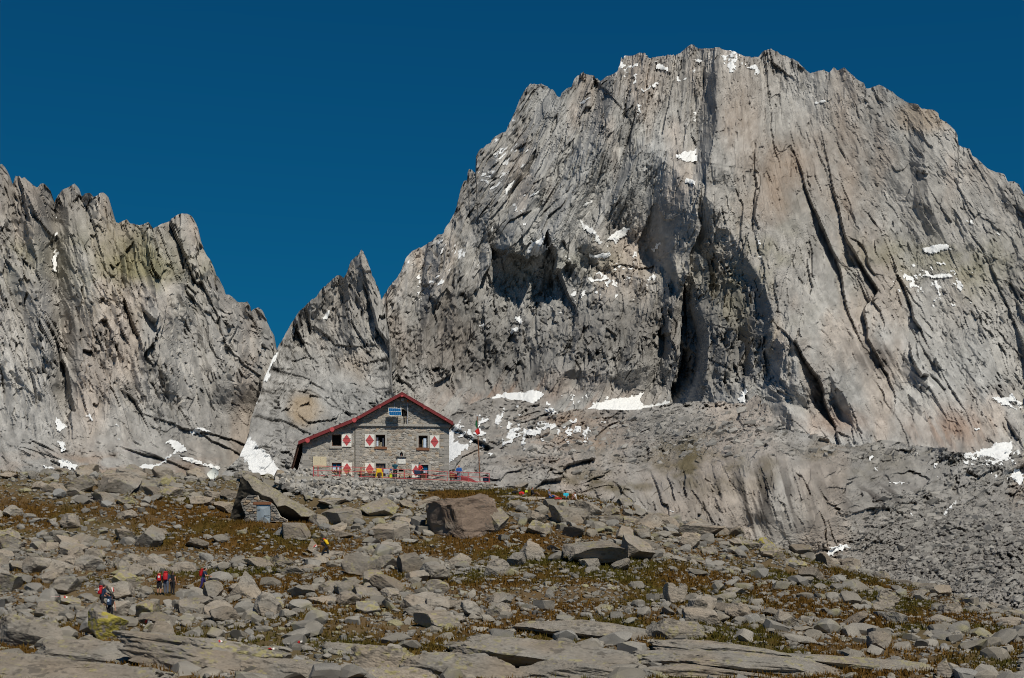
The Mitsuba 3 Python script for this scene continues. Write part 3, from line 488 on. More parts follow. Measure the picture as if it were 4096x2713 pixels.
# the boulders one can tell apart
big_rock(1838, 2152, 262, 205, 501, 'huge brown weathered boulder with a dark left side standing below the terrace', .85, cuts=5, boxy=.5, mat='granite_brown', rough=.16, sub=4, rz=.62, cut=(.58, .86), skew=.10, shape=lambda v: v * np.stack([1.08 - .16 * v[:, 2], 1.08 - .16 * v[:, 2], np.ones(len(v))], 1))
big_rock(1985, 2135, 110, 120, 502, 'grey boulder leaning on the right flank of the huge brown boulder', .9, cuts=8, lichen=.1)
big_rock(2370, 2272, 330, 105, 503, 'long flat-topped boulder with a dark undercut front on the grass', .75, tilt=(0, .06), rz=.05, cuts=7, boxy=.5, base=.25, sink=.05, sub=4, shape=undercut)
big_rock(2125, 2245, 165, 95, 504, 'pale triangular boulder left of the long flat-topped boulder', .8, shape=point_up, cuts=6, base=.30, lichen=-.1)
big_rock(2270, 2105, 165, 92, 505, 'boulder with a dark overhanging front below the seated people', .8, tilt=(0, .1), cuts=8, lichen=.35, base=.25, shape=undercut)
big_rock(2160, 2146, 125, 66, 506, 'rounded lichen-flecked boulder between two larger ones above the grass', .8, lichen=.5, cuts=8)
big_rock(2540, 2245, 180, 105, 507, 'grey wedge-shaped boulder just right of the long flat-topped boulder', .9, cuts=7, tilt=(.2, .25), base=.27)
big_rock(970, 2402, 220, 118, 508, 'pale pyramid-shaped boulder right of the group of hikers', .9, shape=point_up, cuts=5, base=.31, lichen=-.3, warm=.4, sub=4)
big_rock(1447, 2308, 170, 100, 509, 'broad rounded grey boulder right of the hiker with the yellow pack', .9, cuts=8, base=.25)
big_rock(1632, 2298, 112, 88, 510, 'dark grey angular boulder in the middle of the boulder field', .9, cuts=9, base=.17)
big_rock(127, 2298, 125, 85, 511, 'light rounded boulder near the left edge of the photo', .8, cuts=8, base=.30, warm=.5)
big_rock(596, 2196, 135, 98, 512, 'tall rounded boulder on the left half of the boulder field', .9, cuts=8, base=.24, warm=.3)
big_rock(20, 2372, 100, 95, 513, 'big grey boulder cut by the left edge of the photo', .9, cuts=8)
big_rock(2715, 2416, 118, 108, 514, 'upright heart-shaped boulder with a notch on top on the brown grass', .6, cuts=5, base=.27, warm=.5, shape=lambda v: v * np.stack([1 - .45 * np.clip(-v[:, 2], 0, 1), np.ones(len(v)), np.ones(len(v))], 1) - np.stack([0 * v[:, 0], 0 * v[:, 0], .45 * np.exp(-(v[:, 0] / .22) ** 2) * (v[:, 2] > 0)], 1))
big_rock(1750, 2520, 225, 82, 515, 'yellowish slanting slab boulder with a dark left flank', .8, tilt=(.15, .2), cuts=6, lichen=.5, boxy=.55)
big_rock(1795, 2442, 130, 52, 516, 'block with a black shaded face just above the yellowish slab boulder', .8, cuts=6, boxy=.5, base=.25, shape=undercut)
MARKED = big_rock(625, 2562, 175, 85, 517, 'low boulder bearing a red and white trail mark near the bottom left', .9, shape=point_up, cuts=6, base=.22)
big_rock(410, 2560, 170, 118, 518, 'big slab boulder covered with bright yellow lichen below the hikers', .9, tilt=(.1, .3), cuts=7, lichen=1.4, base=.20)
big_rock(300, 1975, 190, 75, 519, 'slab leaning over a dark hollow on the left crest', .8, tilt=(0, -.25), cuts=6, boxy=.55, shape=undercut)
big_rock(440, 1985, 200, 95, 520, 'light slab boulder roofing the dark hollow on the left crest', .8, tilt=(0, .25), cuts=6, boxy=.55, base=.3, shape=undercut)
big_rock(560, 1968, 190, 62, 521, 'long low boulder with reddish stains right of the dark hollow', .8, cuts=7, boxy=.6, warm=.8, shape=undercut)
big_rock(2800, 2152, 230, 62, 522, 'pale pinkish slab boulder on the right crest of the hill', .6, cuts=6, boxy=.5, base=.31, warm=1.3, rz=0)
big_rock(3055, 2212, 100, 72, 523, 'yellow lichen-covered boulder on the right crest of the hill', .8, lichen=1.2, cuts=8)
big_rock(3215, 2232, 115, 56, 524, 'dark mossy boulder at the end of the boulders on the right crest', .8, base=.13, lichen=.4, cuts=9, rough=.12)
big_rock(3785, 2716, 115, 92, 525, 'light triangular boulder near the bottom right corner', .8, shape=point_up, cuts=5, base=.27)
big_rock(3520, 2602, 110, 78, 526, 'angular tilted boulder on the dark grass at the lower right', .8, cuts=7, base=.24)
big_rock(1520, 2072, 180, 80, 527, 'broad pale yellowish slab boulder below the terrace wall', .8, tilt=(.3, .05), cuts=7, lichen=.6, base=.28, boxy=.6)
big_rock(1370, 2110, 200, 92, 528, 'grey boulder with a dark hollow beneath right of the store hut', .8, cuts=7, boxy=.6, lichen=.2, shape=undercut)
big_rock(1180, 2160, 150, 72, 529, 'blocky boulder with a split front just below the store hut', .8, cuts=7, boxy=.55)
big_rock(1560, 2170, 165, 90, 530, 'pale blocky boulder left of the huge brown boulder', .8, cuts=7, boxy=.6, base=.27, tilt=(.2, .1))
big_rock(1330, 2030, 130, 48, 531, 'lichen-flecked boulder at the foot of the rubble pile', .8, cuts=7, lichen=.7)
big_rock(1265, 2255, 110, 26, 532, 'flat pale slab under the feet of the hiker with the yellow pack', .7, cuts=6, boxy=.5, base=.31, sub=3)
big_rock(1245, 2216, 80, 62, 533, 'small pointed boulder with a red and white mark beside the yellow pack hiker', .8, cuts=6, shape=point_up, base=.27, sub=3)
big_rock(800, 2025, 100, 42, 534, 'low pale rounded boulder right of the dark hollow', .8, cuts=8, base=.29, sub=3)
big_rock(840, 2398, 90, 88, 535, 'grey boulder between the group of hikers and the pale pyramid boulder', .9, cuts=7, sub=3)
for i, (px, py, w, lab) in enumerate(((2140, 2003, 130, 'flat pale slab under the seated man in black'), (2235, 2012, 110, 'flat pale slab in front of the red mat'), (2320, 2022, 120, 'flat slab at the right end of the resting group'), (2050, 1996, 120, 'low slab under the dark backpack'))):
    big_rock(px, py, w, 17, 540 + i, lab, .6, cuts=6, boxy=.5, base=.3, lichen=.1, sink=.3, rz=0)
# the whaleback slabs along the bottom
for i, (px, py, w, h, lean, lab, li) in enumerate((
        (330, 2760, 1100, 90, .04, 'broad smooth grey granite slab filling the bottom left corner', .1), (350, 2655, 470, 75, .06, 'layered grey slab above the bottom left corner slab', .3), (110, 2590, 360, 110, .10, 'slab with dark gaps at the left edge near the bottom', .35), (820, 2690, 760, 75, .09, 'long slab sloping down to the right across the bottom left', .1),
        (930, 2640, 480, 60, .08, 'yellowish upper slab left of the bottom centre', .7), (1540, 2700, 260, 105, .05, 'humped slab blotched with yellow lichen at the bottom centre', .9), (1590, 2765, 330, 75, 0, 'dark rough lichen-spotted slab cut by the bottom edge', .5), (1890, 2740, 560, 95, .08, 'wide grey slab right of the humped lichen slab', .2),
        (2300, 2690, 830, 90, .10, 'long layered slab falling to the right at the bottom centre', .2), (2420, 2560, 720, 55, .10, 'narrow pale rib of slab crossing the brown grass', .1), (3050, 2700, 950, 60, .05, 'long low slab along the bottom right of the photo', .1), (2960, 2640, 640, 50, .07, 'thin pale slab above the long low slab at the bottom right', .1),
        (2700, 2560, 240, 70, .05, 'blocky slab breaking off above the thin pale slab', .15), (60, 2690, 480, 70, .08, 'rough slab in the very corner at the bottom left', .3), (1230, 2735, 520, 75, .06, 'bare grey slab just left of the dark lichen slab', .15), (2350, 2745, 600, 70, .07, 'low bare slab cut by the bottom edge right of centre', .1), (1500, 2640, 420, 50, .09, 'flat ledge behind the humped lichen slab', .35),
        (700, 2610, 520, 55, .09, 'ledge of slab running down to the humped lichen slab', .4), (2050, 2640, 520, 55, .09, 'slab ledge between the wide grey slab and the layered slab', .2), (3500, 2690, 620, 50, .06, 'smooth slab ledge at the lower right', .1), (2850, 2745, 700, 60, .05, 'bare slab cut by the bottom edge at the right', .1))):
    def lay(v, i=i):
        q = np.floor(v[:, 1] * 3.0 + .5 * v[:, 0] + i) / 3.0
        v = v.copy(); v[:, 2] *= 1 - .10 * ((v[:, 1] * 3.1 + 1.0 * v[:, 0] + .5 * meshkit.noise(v * 3, i)) % 1.0)
        v[:, 2] -= .10 * v[:, 0]
        return v
    big_rock(px, min(py, 2712), w * 1.12, h * 1.2, 560 + i, lab, .36, rz=-lean * 2.2, tilt=(0.0, lean), lichen=li, cuts=6, boxy=.72, sub=4, rough=.14, cut=(.60, .92), sink=.6, name='rock_slab', cat='rock slab', shape=lay, base=.235)
    if py > 2712:
        z = list(BOULDERS[-1]); z[1] = z[1] + np.array([0, -(py - 2712) * .05, -(py - 2712) * .008]); BOULDERS[-1] = tuple(z)

# the rest of the boulder field
PROTO = {s: [unit_rock(s, 700 + 50 * s + i, (5, 7, 9, 10)[s], .8, .10, ((.46, .78), (.6, .9))[i % 2]) for i in range(n)] for s, n in ((1, 16), (2, 16), (3, 14))}
def chip(seed):
    p = np.random.default_rng(seed).normal(size=(11, 3)); p /= np.linalg.norm(p, axis=1)[:, None]
    h = trimesh.convex.convex_hull(p); return np.array(h.vertices), np.array(h.faces)
PROTO[0] = [chip(900 + i) for i in range(20)]
r = np.random.default_rng(23)
N = 90000
Yc = 72 + (158 - 72) * r.random(N); Xc = r.uniform(-1, 1, N) * .39 * Yc
pxc, pyc = CX + F * Xc / Yc, HY - F * ground_z(Xc, Yc) / Yc
gr = grassy(Xc, Yc)
clump = np.clip(.6 + 2.2 * fb(Xc, Yc * 1.4, 11, 3, 231), .1, 1.3)
size = np.minimum(.21 / np.maximum(r.random(N), 1e-4) ** .52, 2.3)
size = np.where((pyc > 2500), size * .8, size)
gr = np.where(pyc > 2540, np.maximum(gr, .65), gr)
accept = r.random(N) < np.where(size > .6, clump * (1 - .85 * gr), np.where(size > .3, .30 + .8 * clump * (1 - .7 * gr), .22 + .7 * (1 - gr)))
TAKEN = [(v[:, :2].min(0), v[:, :2].max(0)) for _, v, *_ in BOULDERS]
keep_out = [(930, 1130, 1975, 2112), (1130, 1250, 2045, 2112), (1250, 1990, 1860, 1955), (1700, 1985, 1950, 1992), (2110, 2320, 1965, 2000)] + [(x - 22, x + 22, y - 20, y + 42) for x, y in ((407, 2441), (440, 2480), (637, 2376), (665, 2378), (690, 2374), (812, 2361), (1305, 2232))]
xy = np.stack([Xc, Yc], 1)
for lo, hi in TAKEN:
    e = .12 * (hi - lo)
    accept &= ~(((xy > lo + e) & (xy < hi - e)).all(1))
for x0, x1, y0, y1 in keep_out: accept &= ~((pxc > x0) & (pxc < x1) & (pyc > y0) & (pyc < y1))
order = np.argsort(-np.where(accept, size, -1))[:accept.sum()]
placed, tree_pts, tree_r, small = [], [], [], []
cells = {}
for i in order:
    s = size[i] * .5
    if s > .22:
        c = (int(Xc[i] // 2.5), int(Yc[i] // 2.5)); bad = False
        for a_ in (-1, 0, 1):
            for b_ in (-1, 0, 1):
                for (x, y, q) in cells.get((c[0] + a_, c[1] + b_), ()):
                    if (x - Xc[i]) ** 2 + (y - Yc[i]) ** 2 < (.66 * (q + s)) ** 2: bad = True
        if bad: continue
        cells.setdefault(c, []).append((Xc[i], Yc[i], s))
    placed.append(i)
placed = np.array(placed)[:27000]
def set_stone(i, lod):
    rr = np.random.default_rng(10000 + int(i))
    v, f = PROTO[lod][rr.integers(len(PROTO[lod]))]
    s = size[i]
    d = s * np.array([rr.uniform(.8, 1.35), rr.uniform(.7, 1.1), rr.uniform(.36, .78)]) / 2
    v = (v * d) @ rot(rr.uniform(0, 6.28), rr.normal(0, .22), rr.normal(0, .22)).T
    if gr[i] < .4 and lod: v = v @ rot(0, .12, .1).T
    return v + np.array([Xc[i], Yc[i], float(ground_z(Xc[i], Yc[i])) + d[2] * rr.uniform(-.1, .65)]), f, rr
n_named = sum(b[4] is not None for b in BOULDERS)
singles = placed[:300 - n_named]
MARKS = [(1840, 2090, 'the huge brown boulder'), (2370, 2230, 'the long flat-topped boulder'), (2125, 2200, 'the pale triangular boulder'), (970, 2350, 'the pale pyramid boulder'), (1447, 2260, 'the broad rounded boulder'), (1632, 2255, 'the dark angular boulder'),
         (127, 2255, 'the light left edge boulder'), (596, 2150, 'the tall rounded boulder'), (2715, 2365, 'the heart-shaped boulder'), (1750, 2480, 'the yellowish slanting boulder'), (625, 2520, 'the boulder with the trail mark'), (410, 2500, 'the bright yellow boulder'),
         (430, 1930, 'the left crest hollow'), (1100, 2030, 'the walled store'), (660, 2330, 'the three hikers'), (812, 2320, 'the hiker walking right'), (425, 2410, 'the two lowest hikers'), (1305, 2190, 'the stooping hiker'), (2220, 1985, 'the resting group'), (1450, 1970, 'the rubble pile'),
         (3055, 2175, 'the yellow crest boulder'), (2800, 2120, 'the pinkish slab boulder'), (3785, 2680, 'the bottom right triangular boulder'), (3520, 2565, 'the tilted lower right boulder'), (1540, 2650, 'the humped lichen slab'), (2300, 2650, 'the layered slab'), (2960, 2600, 'the thin pale slab'),
         (856, 1910, 'the white dish antenna'), (3500, 2330, 'the hill crest at right'), (3900, 2500, 'the photo right edge'), (3150, 2430, 'the grass at lower right')]
TONE = {'granite_pale': 'pale grey', 'granite_grey': 'grey', 'granite_dark': 'dark grey', 'granite_lichen': 'lichen-flecked'}
seen = {}
for i in singles:
    v, f, rr = set_stone(i, 3 if size[i] > 1.5 else 2)
    m = str(rr.choice(list(TONE), p=[.40, .33, .10, .17]))
    e = np.ptp(v, axis=0)
    dist = [math.hypot(x - pxc[i], 1.6 * (y - pyc[i])) for x, y, _ in MARKS]
    x, y, what = MARKS[int(np.argmin(dist))]
    dx, dy = pxc[i] - x, pyc[i] - y
    side = ('left of' if dx < 0 else 'right of') if abs(dx) > 1.6 * abs(dy) else ('above' if dy < 0 else 'below')
    lab = f"{'large' if size[i] > 1.7 else 'mid-sized' if size[i] > 1.25 else 'small'} {TONE[m]} {'flat' if e[2] < .45 * e[0] else 'tall' if e[2] > .8 * e[0] else 'blocky'} boulder {side} {what}"
    seen.setdefault(lab, []).append((min(dist), i, v, f, m, y))
BOULDERS_MORE = []
for lab, found in seen.items():
    for k, (_, i, v, f, m, y) in enumerate(sorted(found, key=lambda q: q[0])):
        one = lab if len(found) == 1 else lab + (', nearest', ', second nearest', ', third nearest', ', fourth nearest', ', farthest')[min(k, 4)]
        BOULDERS_MORE.append((size[i], v, f, None, one, 'boulder', 'boulder', m))
def emit_boulders():
    for b in BOULDERS:
        put(b[6], (b[1], b[2]), b[7], label=b[4], cat=b[5], smooth=False)
    for b in BOULDERS_MORE:
        put('boulder', (b[1], b[2]), b[7], label=b[4], cat='boulder', group='scattered boulders of the hillside', smooth=False)
emit_boulders()
vs, fs, cs, n = [], [], [], 0
for i in placed[300 - n_named:]:
    v, f, rr = set_stone(i, 1 if size[i] > .48 else 0)
    vs.append(v); fs.append(f + n); n += len(v)
    cs.append(np.broadcast_to(np.array([rr.uniform(.18, .29), rr.normal(0, .4), rr.random()]), (len(v), 3)))
vs, cs = np.vstack(vs), np.vstack(cs)
g_ = cs[:, 0] * (1 + .5 * (meshkit.noise(vs * 4, 3) - .5))
col = g_[:, None] * (np.array([1.0, .94, .845]) + cs[:, 1:2] * np.array([.05, 0, -.07]))
m_ = (np.clip((meshkit.fbm(vs * .9 + 31, 3, 9) - .55) * 6, 0, 1) * (cs[:, 2] > .55))[:, None] * .7
put('loose_stones', (vs, np.vstack(fs)), 'painted', label='smaller grey stones scattered over the whole hillside', cat='stones', kind='stuff', color=np.clip(col * (1 - m_) + m_ * np.array([.28, .26, .13]), .01, .7), smooth=False)

# heath and grass
N = 70000
Yg = 73 + 85 * r.random(N) ** 1.0; Xg = r.uniform(-1, 1, N) * .38 * Yg
ok = r.random(N) < .04 + .9 * grassy(Xg, Yg)
Xg, Yg = Xg[ok], Yg[ok]; N = len(Xg)
K = 5
base = np.repeat(np.stack([Xg, Yg, ground_z(Xg, Yg) - .03], 1), K, 0) + np.concatenate([r.normal(0, .13, (N * K, 2)), np.zeros((N * K, 1))], 1)
hgt = np.repeat(r.uniform(.12, .42, N), K) * r.uniform(.6, 1.2, N * K)
th = r.uniform(0, 6.28, N * K); wv = .055 * np.stack([np.cos(th), np.sin(th), 0 * th], 1)
tip = base + np.stack([r.normal(0, .09, N * K), r.normal(0, .09, N * K), hgt], 1)
V = np.stack([base - wv, base + wv, tip], 1).reshape(-1, 3)
t_ = np.clip(.25 + 4 * fb(base[:, 0], base[:, 1], 7, 3, 222), 0, 1)[:, None]
gc = (np.array([.125, .070, .018]) * (1 - t_) + t_ * np.array([.08, .07, .016])) * r.uniform(.6, 1.5, (N * K, 1))
put('heath_grass', (V, np.arange(len(V)).reshape(-1, 3)), 'painted', label='rust brown and green heath grass between the rocks', cat='grass', kind='stuff', color=np.repeat(gc, 3, 0), smooth=False)
# ---------------------------------------------------------------- the hut: local axes u along the front wall, y into the house, z up
from shapely.geometry import Polygon, Point, box as sbox
from shapely.ops import unary_union
from scipy.spatial import Voronoi
TH = math.radians(6.5)
OX, OY = (1210.5 - CX) / F * 146.5, 146.5
HR = np.array([[math.cos(TH), -math.sin(TH), 0], [math.sin(TH), math.cos(TH), 0], [0, 0, 1.0]])
def W(v): return np.asarray(v, float) @ HR.T + np.array([OX, OY, 0])          # local to world (z is kept: metres above the camera)
def Wm(m):
    v, f = (m.vertices, m.faces) if hasattr(m, 'faces') else m
    return W(v), np.asarray(f)
def plane(px, py, y=0.0):
    """The point (u, z) of the plane at local depth y seen at a point of the photograph."""
    a = (px - CX) / F
    Y = (y - math.sin(TH) * OX + math.cos(TH) * OY) / (math.cos(TH) - math.sin(TH) * a)
    return math.cos(TH) * (a * Y - OX) + math.sin(TH) * (Y - OY), (HY - py) / F * Y
def U(cx, cy, y=0.0): return plane(1150 + .29561 * cx, 1550 + .29561 * cy, y)   # from the close view of the hut
def rect(x0, y0, x1, y1, y=0.0):
    (u0, z1), (u1, z0) = U(x0, y0, y), U(x1, y1, y)
    return u0, u1, z0, z1
def lbox(u0, u1, y0, y1, z0, z1): return box(u0, u1, y0, y1, z0, z1)
def extrude(poly, y0, y1):
    """A polygon in (u, z) as a solid from local depth y0 to y1."""
    m = trimesh.creation.extrude_polygon(poly, y1 - y0, engine='earcut')
    v = m.vertices
    return np.stack([v[:, 0], y0 + v[:, 2], v[:, 1]], 1), m.faces[:, ::-1]

def masonry(region, sx, sz, seed, gap=.018, coursed=.35):
    """Rubble stones filling a region: irregular polygons."""
    r = np.random.default_rng(seed)
    x0, z0, x1, z1 = region.bounds
    p = []
    for j, z in enumerate(np.arange(z0 - 2 * sz, z1 + 2 * sz, sz)):
        for x in np.arange(x0 - 2 * sx, x1 + 2 * sx, sx) + (j % 2) * sx / 2:
            if r.random() < .88: p.append((x + r.uniform(-.42, .42) * sx, z + r.uniform(-.5, .5) * sz * (1 - coursed)))
    p = np.array(p); q = p * np.array([sz / sx, 1.0])
    vo = Voronoi(q)
    out = []
    for i in range(len(p)):
        reg = vo.regions[vo.point_region[i]]
        if -1 in reg or len(reg) < 3: continue
        c = Polygon(vo.vertices[reg] * np.array([sx / sz, 1.0])).intersection(region)
        for g in getattr(c, 'geoms', [c]):
            if g.geom_type != 'Polygon' or g.area < .006: continue
            g = g.buffer(-gap, join_style=1, quad_segs=1).simplify(.035)
            for g in getattr(g, 'geoms', [g]):
                if g.geom_type == 'Polygon' and g.area > .004: out.append(g)
    return sorted(out, key=lambda g: -g.area)

def stone_block(g, out, r):
    """One stone, proud of the mortar by about out: a bevelled, slightly tilted face."""
    a = np.array(g.exterior.coords)[:-1]
    c = a.mean(0); n = len(a)
    s, d = r.uniform(.62, .85), out * r.uniform(.6, 1.5)
    gx, gz = r.normal(0, .10, 2)
    rim = np.stack([a[:, 0], np.full(n, .03), a[:, 1]], 1)
    mid = np.stack([a[:, 0], np.full(n, -d * .55), a[:, 1]], 1); mid[:, 0::2] = c + (mid[:, 0::2] - c) * .94
    top = np.stack([a[:, 0], np.full(n, -d), a[:, 1]], 1); top[:, 0::2] = c + (top[:, 0::2] - c) * s
    for ring in (mid, top): ring[:, 1] += (ring[:, 0] - c[0]) * gx + (ring[:, 2] - c[1]) * gz
    k = np.arange(n); k2 = (k + 1) % n
    f = [np.stack([k + o, k2 + o, k2 + o + n], 1) for o in (0, n)] + [np.stack([k + o, k2 + o + n, k + o + n], 1) for o in (0, n)]
    f.append(np.stack([np.full(n - 2, 2 * n), 2 * n + np.arange(1, n - 1), 2 * n + np.arange(2, n)], 1))
    return np.vstack([rim, mid, top]), np.vstack(f)[:, ::-1]

def shade(r, base, warmth):
    g = base * r.uniform(.62, 1.30)
    w = r.choice([0, .15, .5, 1.0, 1.9], p=[.3, .25, .22, .15, .08]) * warmth
    return g * np.array([1.0 + .10 * w, .965 - .04 * w, .92 - .17 * w])

def lay_stones(parent, stones, out, place, base, warm, seed, most=300, name='stone'):
    r = np.random.default_rng(seed)
    rest, rc = [], []
    for k, g in enumerate(stones):
        v, f = stone_block(g, out, r)
        cx = g.centroid.x
        c = np.broadcast_to(shade(r, base, warm(cx, g.centroid.y) if callable(warm) else warm), (len(v), 3)) * (1 + .2 * (meshkit.noise(v * 9, 4)[:, None] - .5))
        if k < most:
            put(name, (place(v), f), 'painted', parent, color=c, smooth=False)
        else:
            rest.append((place(v), f)); rc.append(c)
    if rest: put('small_' + name, joined(rest), 'painted', parent, kind='stuff', color=np.vstack(rc), smooth=False)

hut = thing('mountain_hut', 'stone mountain hut with red roof edge and red and white diamond shutters', 'hut')
Z0 = 8.05
roof_px = [(145, 738), (905, 428), (1550, 73), (2243, 478)]
roof = [U(x, y, -.75) for x, y in roof_px]
wl, wm, wr = 0.0, U(912, 900)[0], U(2185, 900)[0]
def roof_z(u): return np.interp(u, [p[0] for p in roof], [p[1] for p in roof])
top = [(wl, roof_z(wl) - .28), (wm, roof_z(wm) - .28), (roof[2][0], roof[2][1] - .28), (wr, roof_z(wr) - .28)]
front = Polygon([(wl, Z0 - .3)] + top + [(wr, Z0 - .3)])
OPEN = {k: rect(*v) for k, v in dict(attic_left=(602, 637, 727, 795), mid=(1196, 642, 1320, 806), right=(1773, 653, 1897, 820), low_left=(602, 1022, 727, 1180), low_mid=(1198, 1029, 1328, 1205), door=(1797, 1050, 1906, 1232)).items()}
holes = unary_union([sbox(u0, z0, u1, z1) for u0, u1, z0, z1 in OPEN.values()])
cu, cz = U(1545, 345)
arch = Polygon([(cu - .75, cz - .35), (cu + .62, cz - .35)] + [(cu - .07 + .69 * math.cos(t), cz - .02 + .42 * math.sin(t)) for t in np.linspace(0, math.pi, 12)])
nu0, nu1, nz0, nz1 = rect(1522, 880, 1562, 932)
niche = Polygon([(nu0, nz0), (nu1, nz0), (nu1, nz1 - .1), ((nu0 + nu1) / 2, nz1 + .08), (nu0, nz1 - .1)])
ru0, ru1, rz0, rz1 = rect(1507, 1108, 1570, 1142)
holes = holes.union(arch).union(niche).union(sbox(ru0, rz0, ru1, rz1))
DEEP = 10.5
wall_mesh = extrude(front.difference(holes), 0, .45)
sides = [lbox(wl, wl + .4, .452, DEEP, Z0 - .3, top[0][1]), lbox(wr - .4, wr, .452, DEEP, Z0 - .3, top[3][1]), extrude(front, DEEP - .4, DEEP)]
wall = put('wall', Wm(joined([wall_mesh] + sides)), 'mortar', hut)
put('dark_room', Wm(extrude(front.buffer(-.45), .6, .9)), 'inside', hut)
# trim that the rubble goes around
ledge = rect(893, 492, 2206, 546)
trims = [sbox(*[ledge[i] for i in (0, 2, 1, 3)])]
def frame_box(k, left, right, up, down): u0, u1, z0, z1 = OPEN[k]; return sbox(u0 - left, z0 - down, u1 + right, z1 + up)
SURROUND = {'attic_left': (.25, .10, .21, .32), 'mid': (.13, .20, .26, .30), 'right': (.22, .16, .26, .32), 'low_left': (.22, .12, .24, 0), 'low_mid': (.12, .20, .28, 0), 'door': (.05, .28, .10, 0)}
for k, s in SURROUND.items(): trims.append(frame_box(k, *s))
quoins = []
rq = np.random.default_rng(41)
zq = Z0
ztop = U(0, 575)[1]
i = 0
while zq < ztop - .1:
    hq = min(.40 * rq.uniform(.9, 1.1), ztop - zq)
    w_ = (.95 if i % 2 else .50) * rq.uniform(.93, 1.08)
    quoins.append((wr - w_, wr + .02, zq, zq + hq)); zq += hq; i += 1
zq = Z0; i = 0; zl = roof_z(0) - .75
while zq < zl - .1:
    hq = min(.52 * rq.uniform(.95, 1.05), zl - zq)
    quoins.append((wl - .02, wl + (.85 if i % 2 else .62), zq, zq + hq)); zq += hq; i += 1
zq = Z0; i = 0
while zq < ztop - .05:
    hq = min(.29 * rq.uniform(.95, 1.05), ztop - zq)
    quoins.append((wm + .06, wm + (.78 if i % 2 else .48), zq, zq + hq)); zq += hq; i += 1
qpoly = unary_union([sbox(a, c, b, d) for a, b, c, d in quoins])
crack = sbox(wm - .05, Z0 - 1, wm + .06, U(0, 575)[1])
free = front.difference(holes.buffer(.02)).difference(unary_union(trims)).difference(qpoly).difference(crack)
lay_stones(wall, masonry(free.intersection(sbox(-1, 0, wm, 99)), .42, .26, 51), .025, W, .36, .12, 61, 130)
lay_stones(wall, masonry(free.intersection(sbox(wm, 0, 99, 99)), .44, .23, 52), .035, W, .39, .75, 62, 170, name='rubble_stone')
for j, (a, b, c, d) in enumerate(quoins):
    m = trimesh.creation.box((b - a - .02, .25, d - c - .02)); m.apply_translation(((a + b) / 2, .085 - .02 * (j % 2), (c + d) / 2))
    g = .30 + .09 * rq.random()
    put('quoin', Wm(m), 'painted', wall, color=np.tile([g * 1.02, g * .98, g * .93], (8, 1)), smooth=False)
# ledge of cut stones under the gable
lu0, lu1, lz0, lz1 = ledge
cuts_ = [lu0, lu0 + 1.35, lu0 + 3.0, lu0 + 5.2, lu0 + 7.1, lu0 + 8.6, lu1]
for a, b in zip(cuts_[:-1], cuts_[1:]): put('ledge_stone', Wm(lbox(a + .008, b - .008, -.24, .1, lz0 + .08, lz1)), 'cut_stone', wall)
put('ledge_moulding', Wm(lbox(lu0 + .12, lu1 - .06, -.12, .1, lz0 - .02, lz0 + .078)), 'cut_stone', wall)
# roof
rp = np.array(roof)
up = rp + np.array([0, .02]); dn = rp - np.array([0, .25])
outer = Polygon(list(map(tuple, up)) + list(map(tuple, dn[::-1])))
roofk = put('roof', Wm(extrude(outer, -.72, DEEP + .5)), 'dark_wood', hut)
fas = Polygon(list(map(tuple, rp + [0, .05])) + list(map(tuple, (rp - [0, .27])[::-1])))
put('fascia_board', Wm(extrude(fas, -.80, -.722)), 'red_metal', roofk)
for a, b in zip(rp[:-1], rp[1:]):
    n_ = int(np.hypot(*(b - a)) / .62)
    for t0, t1 in zip(np.linspace(0, 1, n_ + 1)[:-1], np.linspace(0, 1, n_ + 1)[1:]):
        p, q = a + (b - a) * (t0 + .003), a + (b - a) * (t1 - .003)
        put('roofing_sheet', Wm(extrude(Polygon([p + [0, .052], q + [0, .052], q + [0, .10], p + [0, .085]]), -.83, DEEP + .55)), 'red_metal', roofk)
for cx, cy in ((270, 716), (602, 568), (903, 442)):
    u, z = U(cx, cy, -.85)
    put('round_purlin', (W((p := tube((u, -.86, z), (u, .2, z), .235, 16)).vertices), p.faces), 'red_paint', roofk, smooth=30)
for cx, cy in ((1253, 262), (964, 398), (1550, 107), (1853, 277), (2140, 433)):
    u, z = U(cx, cy, -.8); s = .13 if cx == 1550 else .085
    put('rafter_end', Wm(lbox(u - s, u + s, -.86, -.05, z - s * 1.1, z + .02)), 'red_paint', roofk)
# the steep planked lean-to roof on the left side
(eu, ez), (fu, fz) = U(145, 748, -.5), U(40, 1100, -.5)
for j in range(13):
    t0, t1 = j / 13, (j + 1) / 13 + .012
    p, q = np.array([eu, ez - .1]) * (1 - t0) + np.array([fu, fz - .3]) * t0, np.array([eu, ez - .1]) * (1 - t1) + np.array([fu, fz - .3]) * t1
    put('lean_to_plank', Wm(extrude(Polygon([p, q + [-.07, .02], q + [-.02, .05], p + [.06, .02]]), -.55, DEEP - .5)), 'dark_wood', hut)
for y in (-.45, 2.5, 5.5, 8.5):
    m = tube((eu + .12, y, ez - .2), (fu + .14, y, fz - .3), .06); put('lean_to_rafter', (W(m.vertices), m.faces), 'dark_wood', hut)
